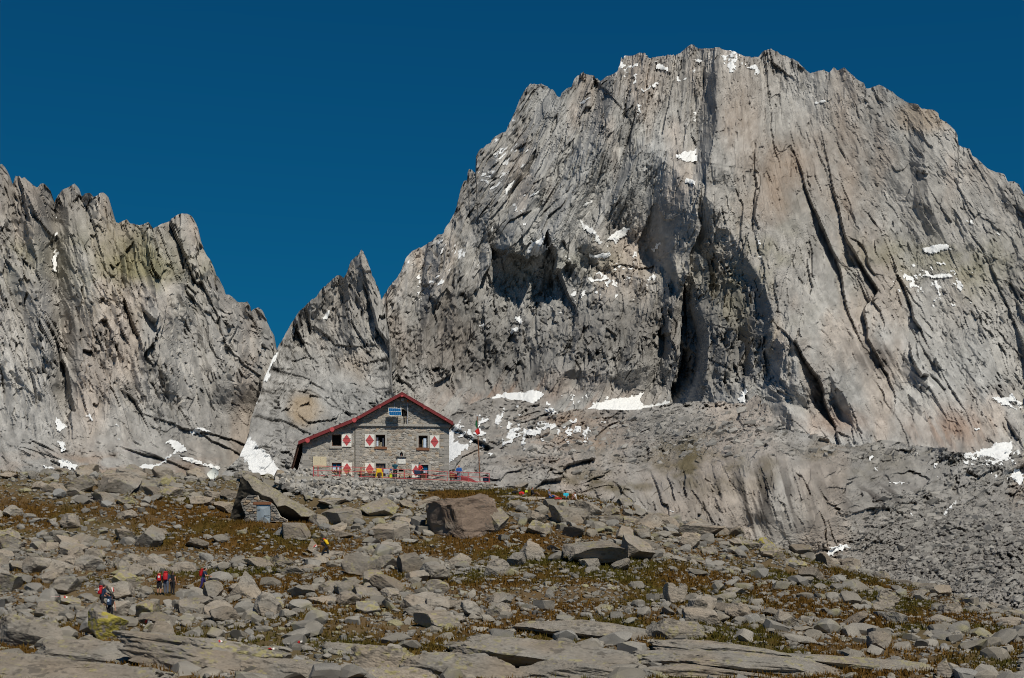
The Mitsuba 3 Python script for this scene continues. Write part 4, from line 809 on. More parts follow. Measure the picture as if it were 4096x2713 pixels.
# windows
def window(k, bars, curtains, sill=None, wood='frame_wood', light=True):
    u0, u1, z0, z1 = OPEN[k]; l, r_, up_, dn_ = SURROUND[k]
    w = put('window' if k != 'door' else 'door', Wm(joined([lbox(u0, u0 + .07, .16, .24, z0, z1), lbox(u1 - .07, u1, .16, .24, z0, z1), lbox(u0 + .07, u1 - .07, .16, .24, z1 - .07, z1), lbox(u0 + .07, u1 - .07, .16, .24, z0, z0 + .06)])), wood, hut)
    for a, b, c, d, nm in ((u0 - l, u0, z0 - .0, z1, 'jamb_stone'), (u1, u1 + r_, z0, z1, 'jamb_stone'), (u0 - l, u1 + r_, z1 + .003, z1 + up_, 'lintel_stone')):
        put(nm, Wm(lbox(a, b - .002, -.045, .16, c, d)), 'cut_stone', w)
    if dn_: put('sill', Wm(lbox(u0 - l, u1 + r_, -.13, .16, z0 - dn_ + .06, z0 - .003)), sill or 'cut_stone', w)
    if light:
        put('pane', Wm(lbox(u0 + .07, u1 - .07, .19, .2, z0 + .06, z1 - .07)), 'pane', w)
    for t in bars: put('mullion', Wm(lbox(u0 + (u1 - u0) * t - .035, u0 + (u1 - u0) * t + .035, .13, .155, z0, z1 - .07)), 'rust_wood' if wood != 'frame_wood' else wood, w)
    for a, b, c, d, mt in curtains:
        n_ = 9; xs = np.linspace(u0 + (u1 - u0) * a, u0 + (u1 - u0) * b, n_)
        v = np.stack([np.r_[xs, xs], np.tile(.178 + .012 * np.cos(np.arange(n_) * 1.9), 2), np.r_[np.full(n_, z0 + (z1 - z0) * c), np.full(n_, z0 + (z1 - z0) * d)]], 1)
        f = [[i, i + 1, i + 1 + n_, i + n_] for i in range(n_ - 1)]
        put('curtain', (W(v), np.array(f)), mt, w)
    return w
window('attic_left', (), (), light=False)
w_ = window('mid', (), ((.05, .27, .06, .50, 'lace'), (.05, .26, .5, .78, 'slate_cloth'), (.74, .86, .06, .75, 'slate_cloth')), sill='brown_wood', light=False)
for x, h_ in ((.32, .50), (.50, .36), (.57, .40)):
    u0, u1, z0, z1 = OPEN['mid']; put('book', Wm(lbox(u0 + (u1 - u0) * x, u0 + (u1 - u0) * (x + .045), .05, .13, z0 + .01, z0 + (z1 - z0) * h_)), 'board', w_)
window('right', (), ((.54, .86, .04, .82, 'lace'), (.44, .50, .04, .68, 'board')), sill='brown_wood', light=False)
window('low_left', (.5,), ((.04, .42, .28, .62, 'lace'), (.58, .96, .28, .62, 'lace'), (.04, .42, .62, .86, 'cell_blue'), (.58, .96, .62, .86, 'cell_blue')), wood='rust_wood')
window('low_mid', (.2, .35, .5, .65, .8), ((.06, .36, .25, .75, 'slate_cloth'), (.55, .84, .25, .75, 'slate_cloth')))
dw = window('door', (), ((.42, .88, .42, .62, 'lace'), (.42, .88, .62, .80, 'cell_blue')))
u0, u1, z0, z1 = OPEN['door']
put('door_panel', Wm(lbox(u0 + .07, u1 - .07, .16, .188, z0 + .03, z0 + (z1 - z0) * .40)), 'dark_wood', dw)
# shutters
def shutter(r4, straps, y=-.11, top_in=.02, name='shutter', batten=True, label=None):
    u0, u1, z0, z1 = r4
    s = put(name, Wm(lbox(u0, u1, y, y + .045, z0, z1)), 'white_paint', hut, label=label)
    put('diamond', Wm(extrude(Polygon([((u0 + u1) / 2, z0 + .05 * (z1 - z0)), (u1 - .06, (z0 + z1) / 2), ((u0 + u1) / 2, z1 - .04 * (z1 - z0)), (u0 + .06, (z0 + z1) / 2)]), y - .009, y - .002)), 'red_paint', s)
    for t in straps:
        z = z0 + (z1 - z0) * t
        put('strap', Wm(lbox(u0 + .08, u1 - .04, y - .022, y - .010, z - .018, z + .018)), 'dark_iron', s)
    if batten: put('edge_batten', Wm(joined([lbox(u0, u0 + .045, y - .03, y - .001, z0, z1), lbox(u1 - .045, u1, y - .03, y - .001, z0, z1), lbox(u0 + .046, u1 - .046, y - .03, y - .001, z1 - .045, z1), lbox(u0 + .046, u1 - .046, y - .03, y - .001, z0, z0 + .045)])), 'white_paint', s)
    m = lbox(u0 + .01, u0 + .05, y + .046, .0, (z0 + z1) / 2 - .3, (z0 + z1) / 2 + .3); put('hinge', Wm(m), 'dark_iron', s)
shutter(rect(735, 631, 866, 806), (.33, .66))
shutter(rect(1046, 634, 1177, 807), (.48,), batten=False)
shutter(rect(1925, 651, 2052, 827), (.5,), batten=False)
shutter(rect(738, 1015, 872, 1206), (.52,))
shutter(rect(1047, 1023, 1177, 1206), (.42,), batten=False)
shutter(rect(1678, 1043, 1794, 1222), (.5,), name='door_shutter', batten=False)
# on the front wall: plaque, niche, board, gable gear
tu0, tu1, tz0, tz1 = rect(1488, 948, 1599, 1036)
pq = put('plaque', Wm(lbox(tu0, tu1, -.08, -.04, tz0, tz1)), 'white_paint', hut)
put('cap', Wm(lbox(tu0 - .09, tu1 + .08, -.22, .02, tz1 + .003, tz1 + .07)), 'dark_iron', pq)
for i_, (a, b) in enumerate(((.22, .45), (.5, .72))): put('inscription', Wm(lbox(tu0 + (tu1 - tu0) * a, tu0 + (tu1 - tu0) * b, -.084, -.0801, tz0 + (tz1 - tz0) * .74, tz0 + (tz1 - tz0) * .80)), 'slate_cloth', pq)
for t, a, b in ((.63, .2, .66), (.52, .2, .8), (.41, .12, .9), (.31, .16, .76), (.20, .42, .58)):
    put('inscription', Wm(joined([lbox(tu0 + (tu1 - tu0) * x, tu0 + (tu1 - tu0) * (x + .035), -.084, -.0801, tz0 + (tz1 - tz0) * t, tz0 + (tz1 - tz0) * (t + .025)) for x in np.arange(a, b, .055)])), 'grey_cloth', pq)
for a in (.08, .90):
    for b in (.10, .92): put('bolt', Wm(lbox(tu0 + (tu1 - tu0) * a - .02, tu0 + (tu1 - tu0) * a + .03, -.095, -.081, tz0 + (tz1 - tz0) * b - .03, tz0 + (tz1 - tz0) * b + .02)), 'dark_iron', pq)
nk = put('niche', Wm(extrude(niche.buffer(.10).difference(niche), -.05, .06)), 'cut_stone', hut)
put('niche_back', Wm(extrude(niche, .2, .24)), 'niche_grey', nk)
fig = trimesh.creation.capsule(height=.16, radius=.06, count=[8, 8]); fig.apply_translation(((nu0 + nu1) / 2, .1, nz0 + .02)); put('figurine', (W(fig.vertices), fig.faces), 'rust_wood', nk, smooth=True)
bu0, bu1, bz0, bz1 = rect(345, 937, 528, 1085)
bd = put('board', Wm(lbox(bu0, bu1, -.10, -.06, bz0, bz1)), 'board', hut, label='blank cream board on the left part of the front wall')
m = tube((bu0 + .56 * (bu1 - bu0), -.104, bz1 - .05), (bu0 + .53 * (bu1 - bu0), -.104, bz1 - .62), .009, 5); put('sundial_rod', (W(m.vertices), m.faces), 'dark_iron', bd)
m = tube((wm + .0, -.03, Z0), (wm + .0, -.03, lz0 - .1), .035); put('downpipe', (W(m.vertices), m.faces), 'dark_iron', hut)
(au, az), (bu, bz), (cu_, cz_), (du, dz) = U(1364, 277, -.70), U(1536, 281, -.70), U(1545, 383, -1.05), U(1373, 380, -1.05)
q = np.array([[au, -.70, az], [bu, -.70, bz], [cu_, -1.05, cz_], [du, -1.05, dz]])
sn = np.cross(q[1] - q[0], q[3] - q[0]); sn /= np.linalg.norm(sn)
if sn[1] > 0: sn = -sn
def quad_plate(a, b, c, d, t0, t1):
    v = np.array([p + sn * t0 for p in (a, b, c, d)] + [p + sn * t1 for p in (a, b, c, d)])
    return v, np.array([[0, 3, 2, 1], [4, 5, 6, 7], [0, 1, 5, 4], [1, 2, 6, 5], [2, 3, 7, 6], [3, 0, 4, 7]])
def bil(s, t): return (q[0] * (1 - s) + q[1] * s) * (1 - t) + (q[3] * (1 - s) + q[2] * s) * t
sp = thing('solar_panel', 'blue solar panel in a white frame tilted out from the gable', 'solar panel')
put('frame', (W((m := quad_plate(*q, -.04, 0))[0]), m[1]), 'white_paint', sp)
for t0, t1 in ((.04, .48), (.52, .96)):
    for s0 in np.arange(.025, .95, .1585):
        put('cell', (W((m := quad_plate(bil(s0, t0), bil(s0 + .156, t0), bil(s0 + .156, t1), bil(s0, t1), .002, .008))[0]), m[1]), 'cell_blue', sp)
for s in (.15, .85):
    a = bil(s, .5) - sn * .04; m = tube(a, (a[0], .02, a[2] + .1), .025); put('bracket', (W(m.vertices), m.faces), 'dark_iron', sp)
pu, pz = U(1444, 200, -.1); m = tube((pu, -.12, pz), (pu, -.12, az - .3), .05, 10); put('support_pipe', (W(m.vertices), m.faces), 'grey_cloth', sp, smooth=30)
fl = thing('floodlight', 'pale box floodlight under the ridge of the gable', 'lamp')
u0, u1, z0, z1 = rect(1536, 150, 1575, 187, -.3)
put('housing', Wm(lbox(u0, u1, -.42, -.16, z0, z1)), 'grey_cloth', fl); put('lens', Wm(lbox(u0 + .04, u1 - .04, -.432, -.421, z0 + .06, z1 - .1)), 'board', fl)
m = tube(((u0 + u1) / 2, -.16, z1 - .1), ((u0 + u1) / 2, .05, z1), .03); put('bracket', (W(m.vertices), m.faces), 'dark_iron', fl)
am = thing('antenna_mast', 'thin aerial mast with cables beside the solar panel', 'antenna')
(pu, pz), (pv, pw) = U(1628, 205, -.25), U(1624, 492, -.25)
m = tube((pv, -.25, pw), (pu, -.25, pz), .045, 10); put('pole', (W(m.vertices), m.faces), 'grey_cloth', am, smooth=30)
m = tube((pu, -.25, pz), (pu, -.25, pz + .25), .06, 10); put('red_cap', (W(m.vertices), m.faces), 'orange_cloth', am, smooth=30)
for z_, l_ in ((pz - .45, .5), (pz - 1.35, .45), (pz - 1.6, .3)):
    m = tube((pu - .05, -.27, z_ - .1), (pu + l_, -.5, z_ + .12), .016, 6); put('aerial_arm', (W(m.vertices), m.faces), 'dark_iron', am)
ca = [tube((pu - .45 + .12 * i, -.06, pz - .9 - .2 * i), (pu - .38 + .03 * i, -.10, pw + .1), .022, 6) for i in range(3)] + [tube((pu - .38, -.1, pw + .1), (pu - .42, -.05, pw - .1), .02, 6), tube((pu - .55, -.06, pz - .1), (pu - .1, -.2, pz - 1.4), .012, 6), tube((pu - .42, -.26, pw - .1), (pu - .42, -.26, lz0 - .5), .012, 6)]
put('cable', (W((m := joined(ca))[0]), m[1]), 'dark_iron', am)

# ---------------------------------------------------------------- terrace, railing and what stands on it
def RX(cx): return 1200 + .33784 * cx
def RY(cy): return 1780 + .33784 * cy
POSTS = [(160, 250, 312), (213, 251, 320), (470, 259, 379), (722, 268, 386), (978, 283, 398), (1235, 295, 409), (1492, 307, 419), (1743, 318, 431), (1992, 328, 442), (2240, 337, 452)]
def depth_at(px): return np.interp(px, [1254, 1957, 1975], [143.6, 149.6, 149.8])
foot = np.array([at(RX(c), RY(b), depth_at(RX(c))) for c, _, b in POSTS]); head = np.array([at(RX(c), RY(t), depth_at(RX(c))) for c, t, _ in POSTS])
foot[:2, 2] = foot[2, 2] + .02
def edge(px):
    """The terrace edge (rail line) below a column of the photograph."""
    x = (np.asarray(px, float) - CX) / F * depth_at(px)
    return np.stack([x, depth_at(px) + 0 * x, np.interp(x, foot[:, 0], foot[:, 2])], -1)
ends = [edge(1180), edge(1254), edge(1400), edge(1600), edge(1800), edge(1975)]
ends[0][2] = ends[1][2]
bk = np.array([0.05, 1.0, 0])
tv = np.array(ends + [e + bk * 9 + [0, 0, .15] for e in ends]) - [0, 0, .02]
tv = np.vstack([tv, tv[:6] - [0, 0, 1.6]]); n6 = np.arange(5)
tf = np.vstack([np.stack([n6, n6 + 1, n6 + 7, n6 + 6], 1), np.stack([n6 + 12, n6 + 13, n6 + 1, n6], 1)])
put('terrace', (tv, tf), 'mortar', kind='structure', label='gravel terrace in front of the hut')
# retaining wall: a strip in (s, h) below the edge
tw = thing('terrace_wall', 'dry stone retaining wall under the red railing', 'wall')
epx = np.linspace(1340, 1976, 60); ep = edge(epx); es = np.r_[0, np.cumsum(np.linalg.norm(np.diff(ep, axis=0), axis=1))]
hgt_ = np.interp(epx, [1340, 1480, 1700, 1976], [.9, .75, 1.0, 1.35])
strip = Polygon([(es[i], 0) for i in range(60)] + [(es[i], -hgt_[i]) for i in range(59, -1, -1)])
def on_edge(v):
    x = np.interp(v[:, 0], es, ep[:, 0]); y = np.interp(v[:, 0], es, ep[:, 1]); z = np.interp(v[:, 0], es, ep[:, 2])
    return np.stack([x, y + v[:, 1] * .99 - .05 + v[:, 2] * .0, z + v[:, 2]], 1)
cm = extrude(strip, .0, .3); put('backing', (on_edge(cm[0]), cm[1]), 'mortar', tw)
stn = masonry(strip, .40, .25, 71, gap=.012, coursed=.55)
lay_stones(tw, stn, .10, on_edge, .31, .35, 72)
rail = thing('railing', 'thin red metal railing along the edge of the terrace', 'railing')
for a, b in zip(foot, head): put('post', tube(a - [0, 0, .05], b, .045), 'red_paint', rail, smooth=30)
def line3(t): return [a * (1 - t) + b * t for a, b in zip(foot, head)]
for t in (1.0, .56, .10):
    P_ = line3(t)
    put('rail_bar', joined([tube(p, q_, .03) for p, q_ in zip(P_[:-1], P_[1:])]), 'red_paint', rail, smooth=30)
m = tube(line3(.55)[-1], line3(1)[-1] + [-.0, 1.2, -.0], .02); put('side_bar', m, 'red_paint', rail)
# picnic tables
def local_frame(c, ang):
    R_ = np.array([[math.cos(ang), -math.sin(ang), 0], [math.sin(ang), math.cos(ang), 0], [0, 0, 1.0]])
    return lambda m: ((np.asarray(m.vertices if hasattr(m, 'faces') else m[0]) @ R_.T) + c, np.asarray(m.faces if hasattr(m, 'faces') else m[1]))
RANG = math.atan2(6.0, ep[-1, 0] - ep[0, 0] + .8)
for i, (x0, x1, back, lab) in enumerate(((352, 596, 1.25, 'picnic table in front of the left window at the left end of the railing'), (655, 900, 1.25, 'picnic table left of the yellow jacket on the railing'), (1125, 1320, 1.4, 'picnic table between the man in the teal shirt and the white door shutter'), (1532, 1822, 1.25, 'longest picnic table, right of the man in the red shirt'))):
    c0, c1 = RX(x0), RX(x1)
    e = edge((c0 + c1) / 2) + [0, back, .02]
    L = (c1 - c0) / F * e[1]
    t = thing('picnic_table', lab, 'table', 'picnic tables on the terrace')
    G_ = local_frame(e, math.radians(9))
    for k in range(4): put('top_board', G_(box(-L / 2, L / 2, -.36 + .18 * k, -.19 + .18 * k, .72, .76)), 'pale_wood', t)
    for y in (-.78, .60):
        for k in range(2): put('seat_board', G_(box(-L / 2 + .08, L / 2 - .08, y + .1 * k, y + .1 * k + .09, .42, .455)), 'pale_wood', t)
    for x in (-L / 2 + .35, L / 2 - .35):
        put('trestle', G_(joined([box(x - .04, x + .04, -.76, .76, .36, .42), box(x - .04, x + .04, -.35, .35, .66, .72), tube((x, -.3, .70), (x, -.62, 0), .045, 6), tube((x, .3, .70), (x, .62, 0), .045, 6)])), 'dark_wood', t)
# cloths on the railing
def cloth(name, c0, c1, drop, mat, label, cat, back=.55, hem=None):
    n_, k_ = 13, 12
    px_ = np.linspace(RX(c0), RX(c1), n_)
    e = edge(px_); topz = np.interp(e[:, 0], head[:, 0], head[:, 2])
    V = []
    for j in range(k_ + 1):
        s = -back + (drop + back) * j / k_                              # metres of cloth past the bar, towards us
        y = np.where(s < 0, .04, -.05) - .012 * np.sin(np.arange(n_) * 1.3 + s * 3)
        z = topz + .028 - abs(s) + (.03 * np.sin(np.arange(n_) * .9) * (j == k_))
        V.append(np.stack([e[:, 0] + .01 * np.sin(s * 7), e[:, 1] + y, z], 1))
    m = (np.array(V).reshape(-1, 3), grid_faces(k_ + 1, n_))
    return put(name, m, mat, label=label, cat=cat, smooth=True)
yj = cloth('jacket', 906, 969, .42, 'yellow_cloth', 'bright yellow jacket hanging over the railing', 'jacket', .5)
e0, e1 = edge(RX(906)), edge(RX(969))
for a_, b_ in ((e0, e0 + [-.08, 0, 0]), (e1, e1 + [.02, 0, 0])):
    put('sleeve', (manifold3d.Manifold.hull_points(np.vstack([trimesh.creation.icosphere(1, r_).vertices + p for r_, p in ((.08, a_ + [.04, -.08, .58]), (.06, b_ + [.03, -.10, .1]))]))), 'yellow_cloth', yj, smooth=True)
put('lining', (manifold3d.Manifold.hull_points(np.vstack([trimesh.creation.icosphere(1, r_).vertices * [1, .4, 1] + p for r_, p in ((.13, (e0 + e1) / 2 + [-.0, -.02, .48]), (.16, (e0 + e1) / 2 + [0, -.02, .12]))]))), 'dark_wood', yj, smooth=True)
cloth('towel', 990, 1052, .50, 'grey_cloth', 'pale grey-blue towel hanging over the railing', 'towel')
cloth('towel', 1352, 1424, .42, 'navy_cloth', 'navy blue towel hanging over the railing by the man in red', 'towel')
# flagpole with a limp flag
fp = thing('flagpole', 'slightly leaning rust red flagpole at the right end of the terrace', 'flagpole')
b0, t0 = at(1920, 1926, 149.9), at(1908.5, 1664, 149.9)
put('pole', tube(b0, t0, .055, 10), 'brown_wood', fp, smooth=30)
k_ = trimesh.creation.icosphere(2, .085); k_.apply_translation(t0); put('knob', k_, 'grey_cloth', fp, smooth=True)
flag = thing('flag', 'limp green white and red flag hanging on the pole', 'flag')
def flag_piece(name, pxs, mat):
    pts_ = [at(x, y, 149.9 - .12 - dy) for x, y, dy in pxs]
    h = trimesh.convex.convex_hull(np.vstack([np.array(pts_), np.array(pts_) + [0.02, -.05, 0]]))
    h = h.subdivide().subdivide(); v = np.array(h.vertices); v[:, 1] += .05 * np.sin(v[:, 0] * 16 + v[:, 2] * 3)
    put(name, (v, h.faces), mat, flag, smooth=40)
flag_piece('green_stripe', [(1903, 1684, 0), (1908, 1680, 0), (1901, 1700, .1), (1903, 1706, .1), (1909, 1712, .05), (1904, 1710, .1)], 'green_cloth')
flag_piece('white_stripe', [(1910, 1690, 0), (1911, 1692, 0), (1911, 1712, .05), (1914, 1716, .05)], 'white_cloth')
flag_piece('red_stripe', [(1899, 1725, .1), (1907, 1717, 0), (1915, 1714, .05), (1920, 1736, .1), (1908, 1740, .05), (1903, 1732, .1)], 'red_cloth')
# low red roof right of the hut, blue sack
sh = thing('shed', 'low shed with a dark red sloping metal roof right of the hut', 'shed')
pa, pb, pc, pd = at(1797, 1890, 149.3), at(1797, 1912, 149.3), at(1908, 1932, 150.6), at(1880, 1916, 150.4)
dv = np.array([.1, 2.2, .15])
put('roof', (np.array([pa, pb, pc, pd, pa + dv, pb + dv, pc + dv, pd + dv]), np.array([[0, 1, 2, 3], [4, 7, 6, 5], [0, 3, 7, 4], [1, 5, 6, 2], [0, 4, 5, 1], [2, 6, 7, 3]])), 'red_metal', sh)
put('side_wall', joined([box(pa[0] + .1, pc[0] - .6, 149.9, 151.6, 7.6, pb[2] - .35)]), 'mortar', sh)
sk = trimesh.creation.icosphere(3); v = np.array(sk.vertices); v = np.sign(v) * np.abs(v) ** .6 * np.array([.32, .28, .26]); v[:, 2] *= 1 + .25 * v[:, 0]
put('sack', (v + at(1944, 1917, 150.2) - [0, 0, .05], sk.faces), 'navy_cloth', label='dark blue sack at the right end of the railing', cat='bag', smooth=True)
# rubble pile left of the terrace
pile = thing('rubble_pile', 'heap of broken pale grey blocks at the left end of the terrace', 'rubble')
POLY = np.array([(1090, 1908), (1165, 1880), (1215, 1876), (1300, 1890), (1400, 1905), (1470, 1925), (1545, 1940), (1640, 1968), (1610, 1990), (1560, 2012), (1430, 2005), (1330, 2005), (1240, 1985), (1180, 1965), (1120, 1945)], float)
def pile_depth(px, py): return np.interp(py, [1870, 1930, 2015], [146.3, 143.2, 140.3]) + np.interp(px, [1300, 1650], [0, 1.6])
r = np.random.default_rng(77)
cand = np.stack([r.uniform(1085, 1645, 2600), r.uniform(1872, 2014, 2600)], 1)
cand = cand[inside(cand[:, 0], cand[:, 1], POLY)]
taken = []
rp_ = []
for p in cand:
    s = r.uniform(.20, .46) if p[0] < 1420 else r.uniform(.2, .55)
    if all((p[0] - q[0]) ** 2 + ((p[1] - q[1]) * 1.25) ** 2 < 0 or (p[0] - q[0]) ** 2 + ((p[1] - q[1]) * 1.25) ** 2 > (27 * (s + q[2])) ** 2 * .36 for q in taken):
        taken.append((p[0], p[1], s))
for k, (x, y, s) in enumerate(taken[:300]):
    rr = np.random.default_rng(5000 + k)
    v, f = unit_rock(2, 5000 + k, 9, .6, .04, (.45, .8))
    v = (v * s * np.array([rr.uniform(.8, 1.35), rr.uniform(.7, 1.2), rr.uniform(.6, 1.0)])) @ rot(rr.uniform(0, 6.3), rr.normal(0, .5), rr.normal(0, .5)).T
    v = v + at(x, y, pile_depth(x, y))
    put('block', (v, f), 'painted', pile, color=stone_colour(v, rr, -.6, .33) * np.array([.98, 1.0, 1.04]), smooth=False)
hx = np.linspace(1080, 1650, 30); hy = np.linspace(1874, 2020, 14); HXm, HYm = np.meshgrid(hx, hy[::-1])
on = inside(HXm, HYm, (POLY - POLY.mean(0)) * .96 + POLY.mean(0))
keep = on[:-1, :-1] & on[1:, 1:] & on[1:, :-1] & on[:-1, 1:]
put('core', (at(HXm, HYm, pile_depth(HXm, HYm) + .25).reshape(-1, 3), grid_faces(*HXm.shape, keep)), 'mortar', pile)
# ---------------------------------------------------------------- the leaning boulder with the store built under it
def S5(x, y): return 880 + .18581 * x, 1880 + .18581 * y
YB = 135.0
Rg = [(488, 108), (600, 85), (820, 210), (1000, 310), (1160, 400), (1300, 490), (1450, 590), (1700, 720), (1900, 840), (2055, 945)]
Eg = [(472, 140), (600, 245), (740, 440), (960, 560), (1130, 650), (1230, 800), (1400, 770), (1560, 840), (1760, 1000), (1995, 1020)]
Bs = [(185, 1120), (330, 1130), (520, 1130), (760, 1130), (980, 1130), (1230, 1130), (1440, 1130), (1650, 1100), (1800, 1075), (1990, 1060)]
n_ = 110
t_ = np.linspace(0, 9, n_)
def curve(L, y):
    L = np.array([S5(*p) for p in L]); y = np.broadcast_to(y, (10,))
    return at(np.interp(t_, range(10), L[:, 0]), np.interp(t_, range(10), L[:, 1]), YB + np.interp(t_, range(10), y))
e_y = np.array([0, -.3, -.5, -.7, -.9, -1.0, -1.0, -1.0, -.9, -.4])
ridge_, edge_, base_ = curve(Rg, e_y + [.6, 1.6, 2.2, 2.4, 2.4, 2.4, 2.4, 2.2, 1.6, .8]), curve(Eg, e_y), curve(Bs, e_y + [1.6, 2.2, 2.8, 3.0, 3.0, 2.8, 2.4, 2.0, 1.4, .8])
rows = []
for s in np.linspace(0, 1, 24): rows.append(base_ * (1 - s) + edge_ * s)
for s in np.linspace(0, 1, 16)[1:]: rows.append(edge_ * (1 - s) + ridge_ * s)
for s in np.linspace(0, 1, 7)[1:]: rows.append(ridge_ + s * np.array([.2, 3.0, 0]) - s ** 2 * np.array([0, 0, .6]) - (s > .6) * (s - .6) / .4 * np.array([0, 0, 4.0]))
V = np.array(rows)
nz = meshkit.fbm(V * 1.1, 4, 3) - .5; nz2 = meshkit.fbm(V * 3.2, 3, 8) - .5
V = V + np.array([.2, -.9, .35]) * nz[..., None] * .8 + np.array([.1, -.2, .1]) * nz2[..., None] * 1.2
r = np.random.default_rng(88)
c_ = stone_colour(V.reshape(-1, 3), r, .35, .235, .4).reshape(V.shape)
c_[:24] = stone_colour(V[:24].reshape(-1, 3), r, -.4, .065, .4).reshape(V[:24].shape)  # rows below the lip darkened: shade of the overhang put into the rock colour
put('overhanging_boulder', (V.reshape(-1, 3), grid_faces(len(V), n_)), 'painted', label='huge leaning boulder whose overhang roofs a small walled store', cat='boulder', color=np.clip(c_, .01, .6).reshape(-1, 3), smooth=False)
ST = thing('store_hut', 'tiny dry stone store with a metal door under the leaning boulder', 'store')
YW = YB - .9
def sp_(x, y):
    p = at(*S5(x, y), YW); return p[0], p[2]
outline = Polygon([sp_(*p) for p in ((470, 1120), (560, 1000), (500, 860), (445, 700), (475, 640), (565, 600), (600, 555), (700, 545), (812, 552), (838, 640), (905, 650), (1035, 680), (1105, 712), (1185, 775), (1235, 870), (1295, 1000), (1445, 1075), (1445, 1125))])
du0, dz1 = sp_(790, 762); du1, dz0 = sp_(1088, 1145)
lu0_, lz1_ = sp_(722, 692); lu1_, lz0_ = sp_(1105, 752)
hole = sbox(du0, dz0 - .2, du1, dz1 + .02).union(sbox(lu0_, lz0_, lu1_, lz1_))
stw = put('wall', (extrude(outline.difference(hole), 0, .5)[0] + [0, YW, 0], extrude(outline.difference(hole), 0, .5)[1]), 'mortar', ST)
lay_stones(stw, masonry(outline.difference(hole), .50, .22, 91, gap=.012, coursed=.6), .13, lambda v: v + np.array([0, YW, 0]), .27, .8, 92)
put('lintel', box(lu0_, lu1_, YW - .14, YW + .2, lz0_ + .01, lz1_), 'brown_wood', ST)
# a sheet metal door dented along its diagonals
mx, mz = (du0 + du1) / 2, (dz0 + dz1) / 2
dv = np.array([[du0, YW, dz0], [du1, YW, dz0], [du1, YW, dz1], [du0, YW, dz1], [mx - .12, YW - .07, mz + .45], [mx + .10, YW - .09, mz - .30], [mx + .08, YW - .07, mz + .5], [mx - .14, YW - .09, mz - .28]])
df = np.array([[0, 1, 5], [0, 5, 7], [1, 2, 6], [1, 6, 5], [2, 3, 4], [2, 4, 6], [3, 0, 7], [3, 7, 4], [4, 7, 5], [4, 5, 6]])
dk = put('door', (dv, df[:, ::-1] if False else df), 'zinc', ST)
put('door_frame', joined([box(du0 - .05, du0 - .002, YW - .06, YW + .05, dz0, dz1), box(du1 + .002, du1 + .05, YW - .06, YW + .05, dz0, dz1)]), 'dark_iron', ST)
for (x0, y0), (x1, y1) in (((800, 848), (872, 852)), ((955, 990), (1078, 992)), ((956, 990), (950, 1050))):
    a, b = sp_(x0, y0), sp_(x1, y1); put('bolt', tube((a[0], YW - .13, a[1]), (b[0], YW - .13, b[1]), .022, 6), 'dark_iron', dk)
# dish aerial on the left crest
g = at(851, 1933, 149.0)
da = thing('dish_antenna', 'white square-cornered dish antenna on a short post among the rocks', 'antenna')
c0 = at(856.5, 1899, 148.8)
rr_, tt_ = np.meshgrid(np.linspace(0, 1, 8), np.linspace(0, 2 * math.pi, 33))
k_ = .58 * rr_ * (1 / np.maximum(np.abs(np.cos(tt_)) ** 5 + np.abs(np.sin(tt_)) ** 5, 1e-6) ** .2)
lx, lz = k_ * np.cos(tt_), k_ * np.sin(tt_)
ca, sa = math.cos(.68), math.sin(.68)
xx, zz = lx * ca - lz * sa, lx * sa + lz * ca
yy = -.18 * (k_ / .58) ** 2
D3 = np.stack([xx, yy, zz], -1) @ rot(-.35, -.35).T + c0
put('reflector', (D3.reshape(-1, 3), grid_faces(*D3.shape[:2])), 'dish_white', da, smooth=True)
put('post', tube(g - [0, 0, .3], c0 + [0, .08, -.1], .05), 'dark_iron', da)
put('stay', tube(g + [-.55, 0, .1], c0 + [-.35, .1, -.4], .018), 'dark_iron', da); put('stay', tube(g + [.35, 0, -.05], c0 + [.12, -.3, -.62], .018), 'dark_iron', da)
tip = c0 + np.array([.26, -.75, .06])
put('feed_arm', tube(c0 + [.06, -.2, -.55], tip, .018), 'dark_iron', da); k_ = trimesh.creation.capsule(.08, .045, count=[8, 8]); k_.apply_translation(tip); put('feed_horn', k_, 'dark_iron', da, smooth=True)
# ---------------------------------------------------------------- people
BALL = trimesh.creation.icosphere(1)
def hull(ps):
    """ps: (point, radius or (rx, ry, rz)) -> the hull of their balls."""
    return manifold3d.Manifold.hull_points(np.vstack([np.asarray(BALL.vertices) * np.asarray(r_) + np.asarray(p) for p, r_ in ps]))
def union(ms): return manifold3d.Manifold.batch_boolean(ms, manifold3d.OpType.Add)
STAND = dict(head=(0, .02, 1.64), neck=(0, 0, 1.50), chest=(0, 0, 1.32), waist=(0, 0, 1.07), hip=(0, 0, .95), sl=(-.19, 0, 1.42), sr=(.19, 0, 1.42), el=(-.26, -.02, 1.14), er=(.26, -.02, 1.14), wl=(-.27, .06, .90), wr=(.27, .06, .90),
             hl=(-.10, 0, .92), hr=(.10, 0, .92), kl=(-.11, .02, .50), kr=(.11, .02, .50), al=(-.11, -.02, .09), ar=(.11, -.02, .09))
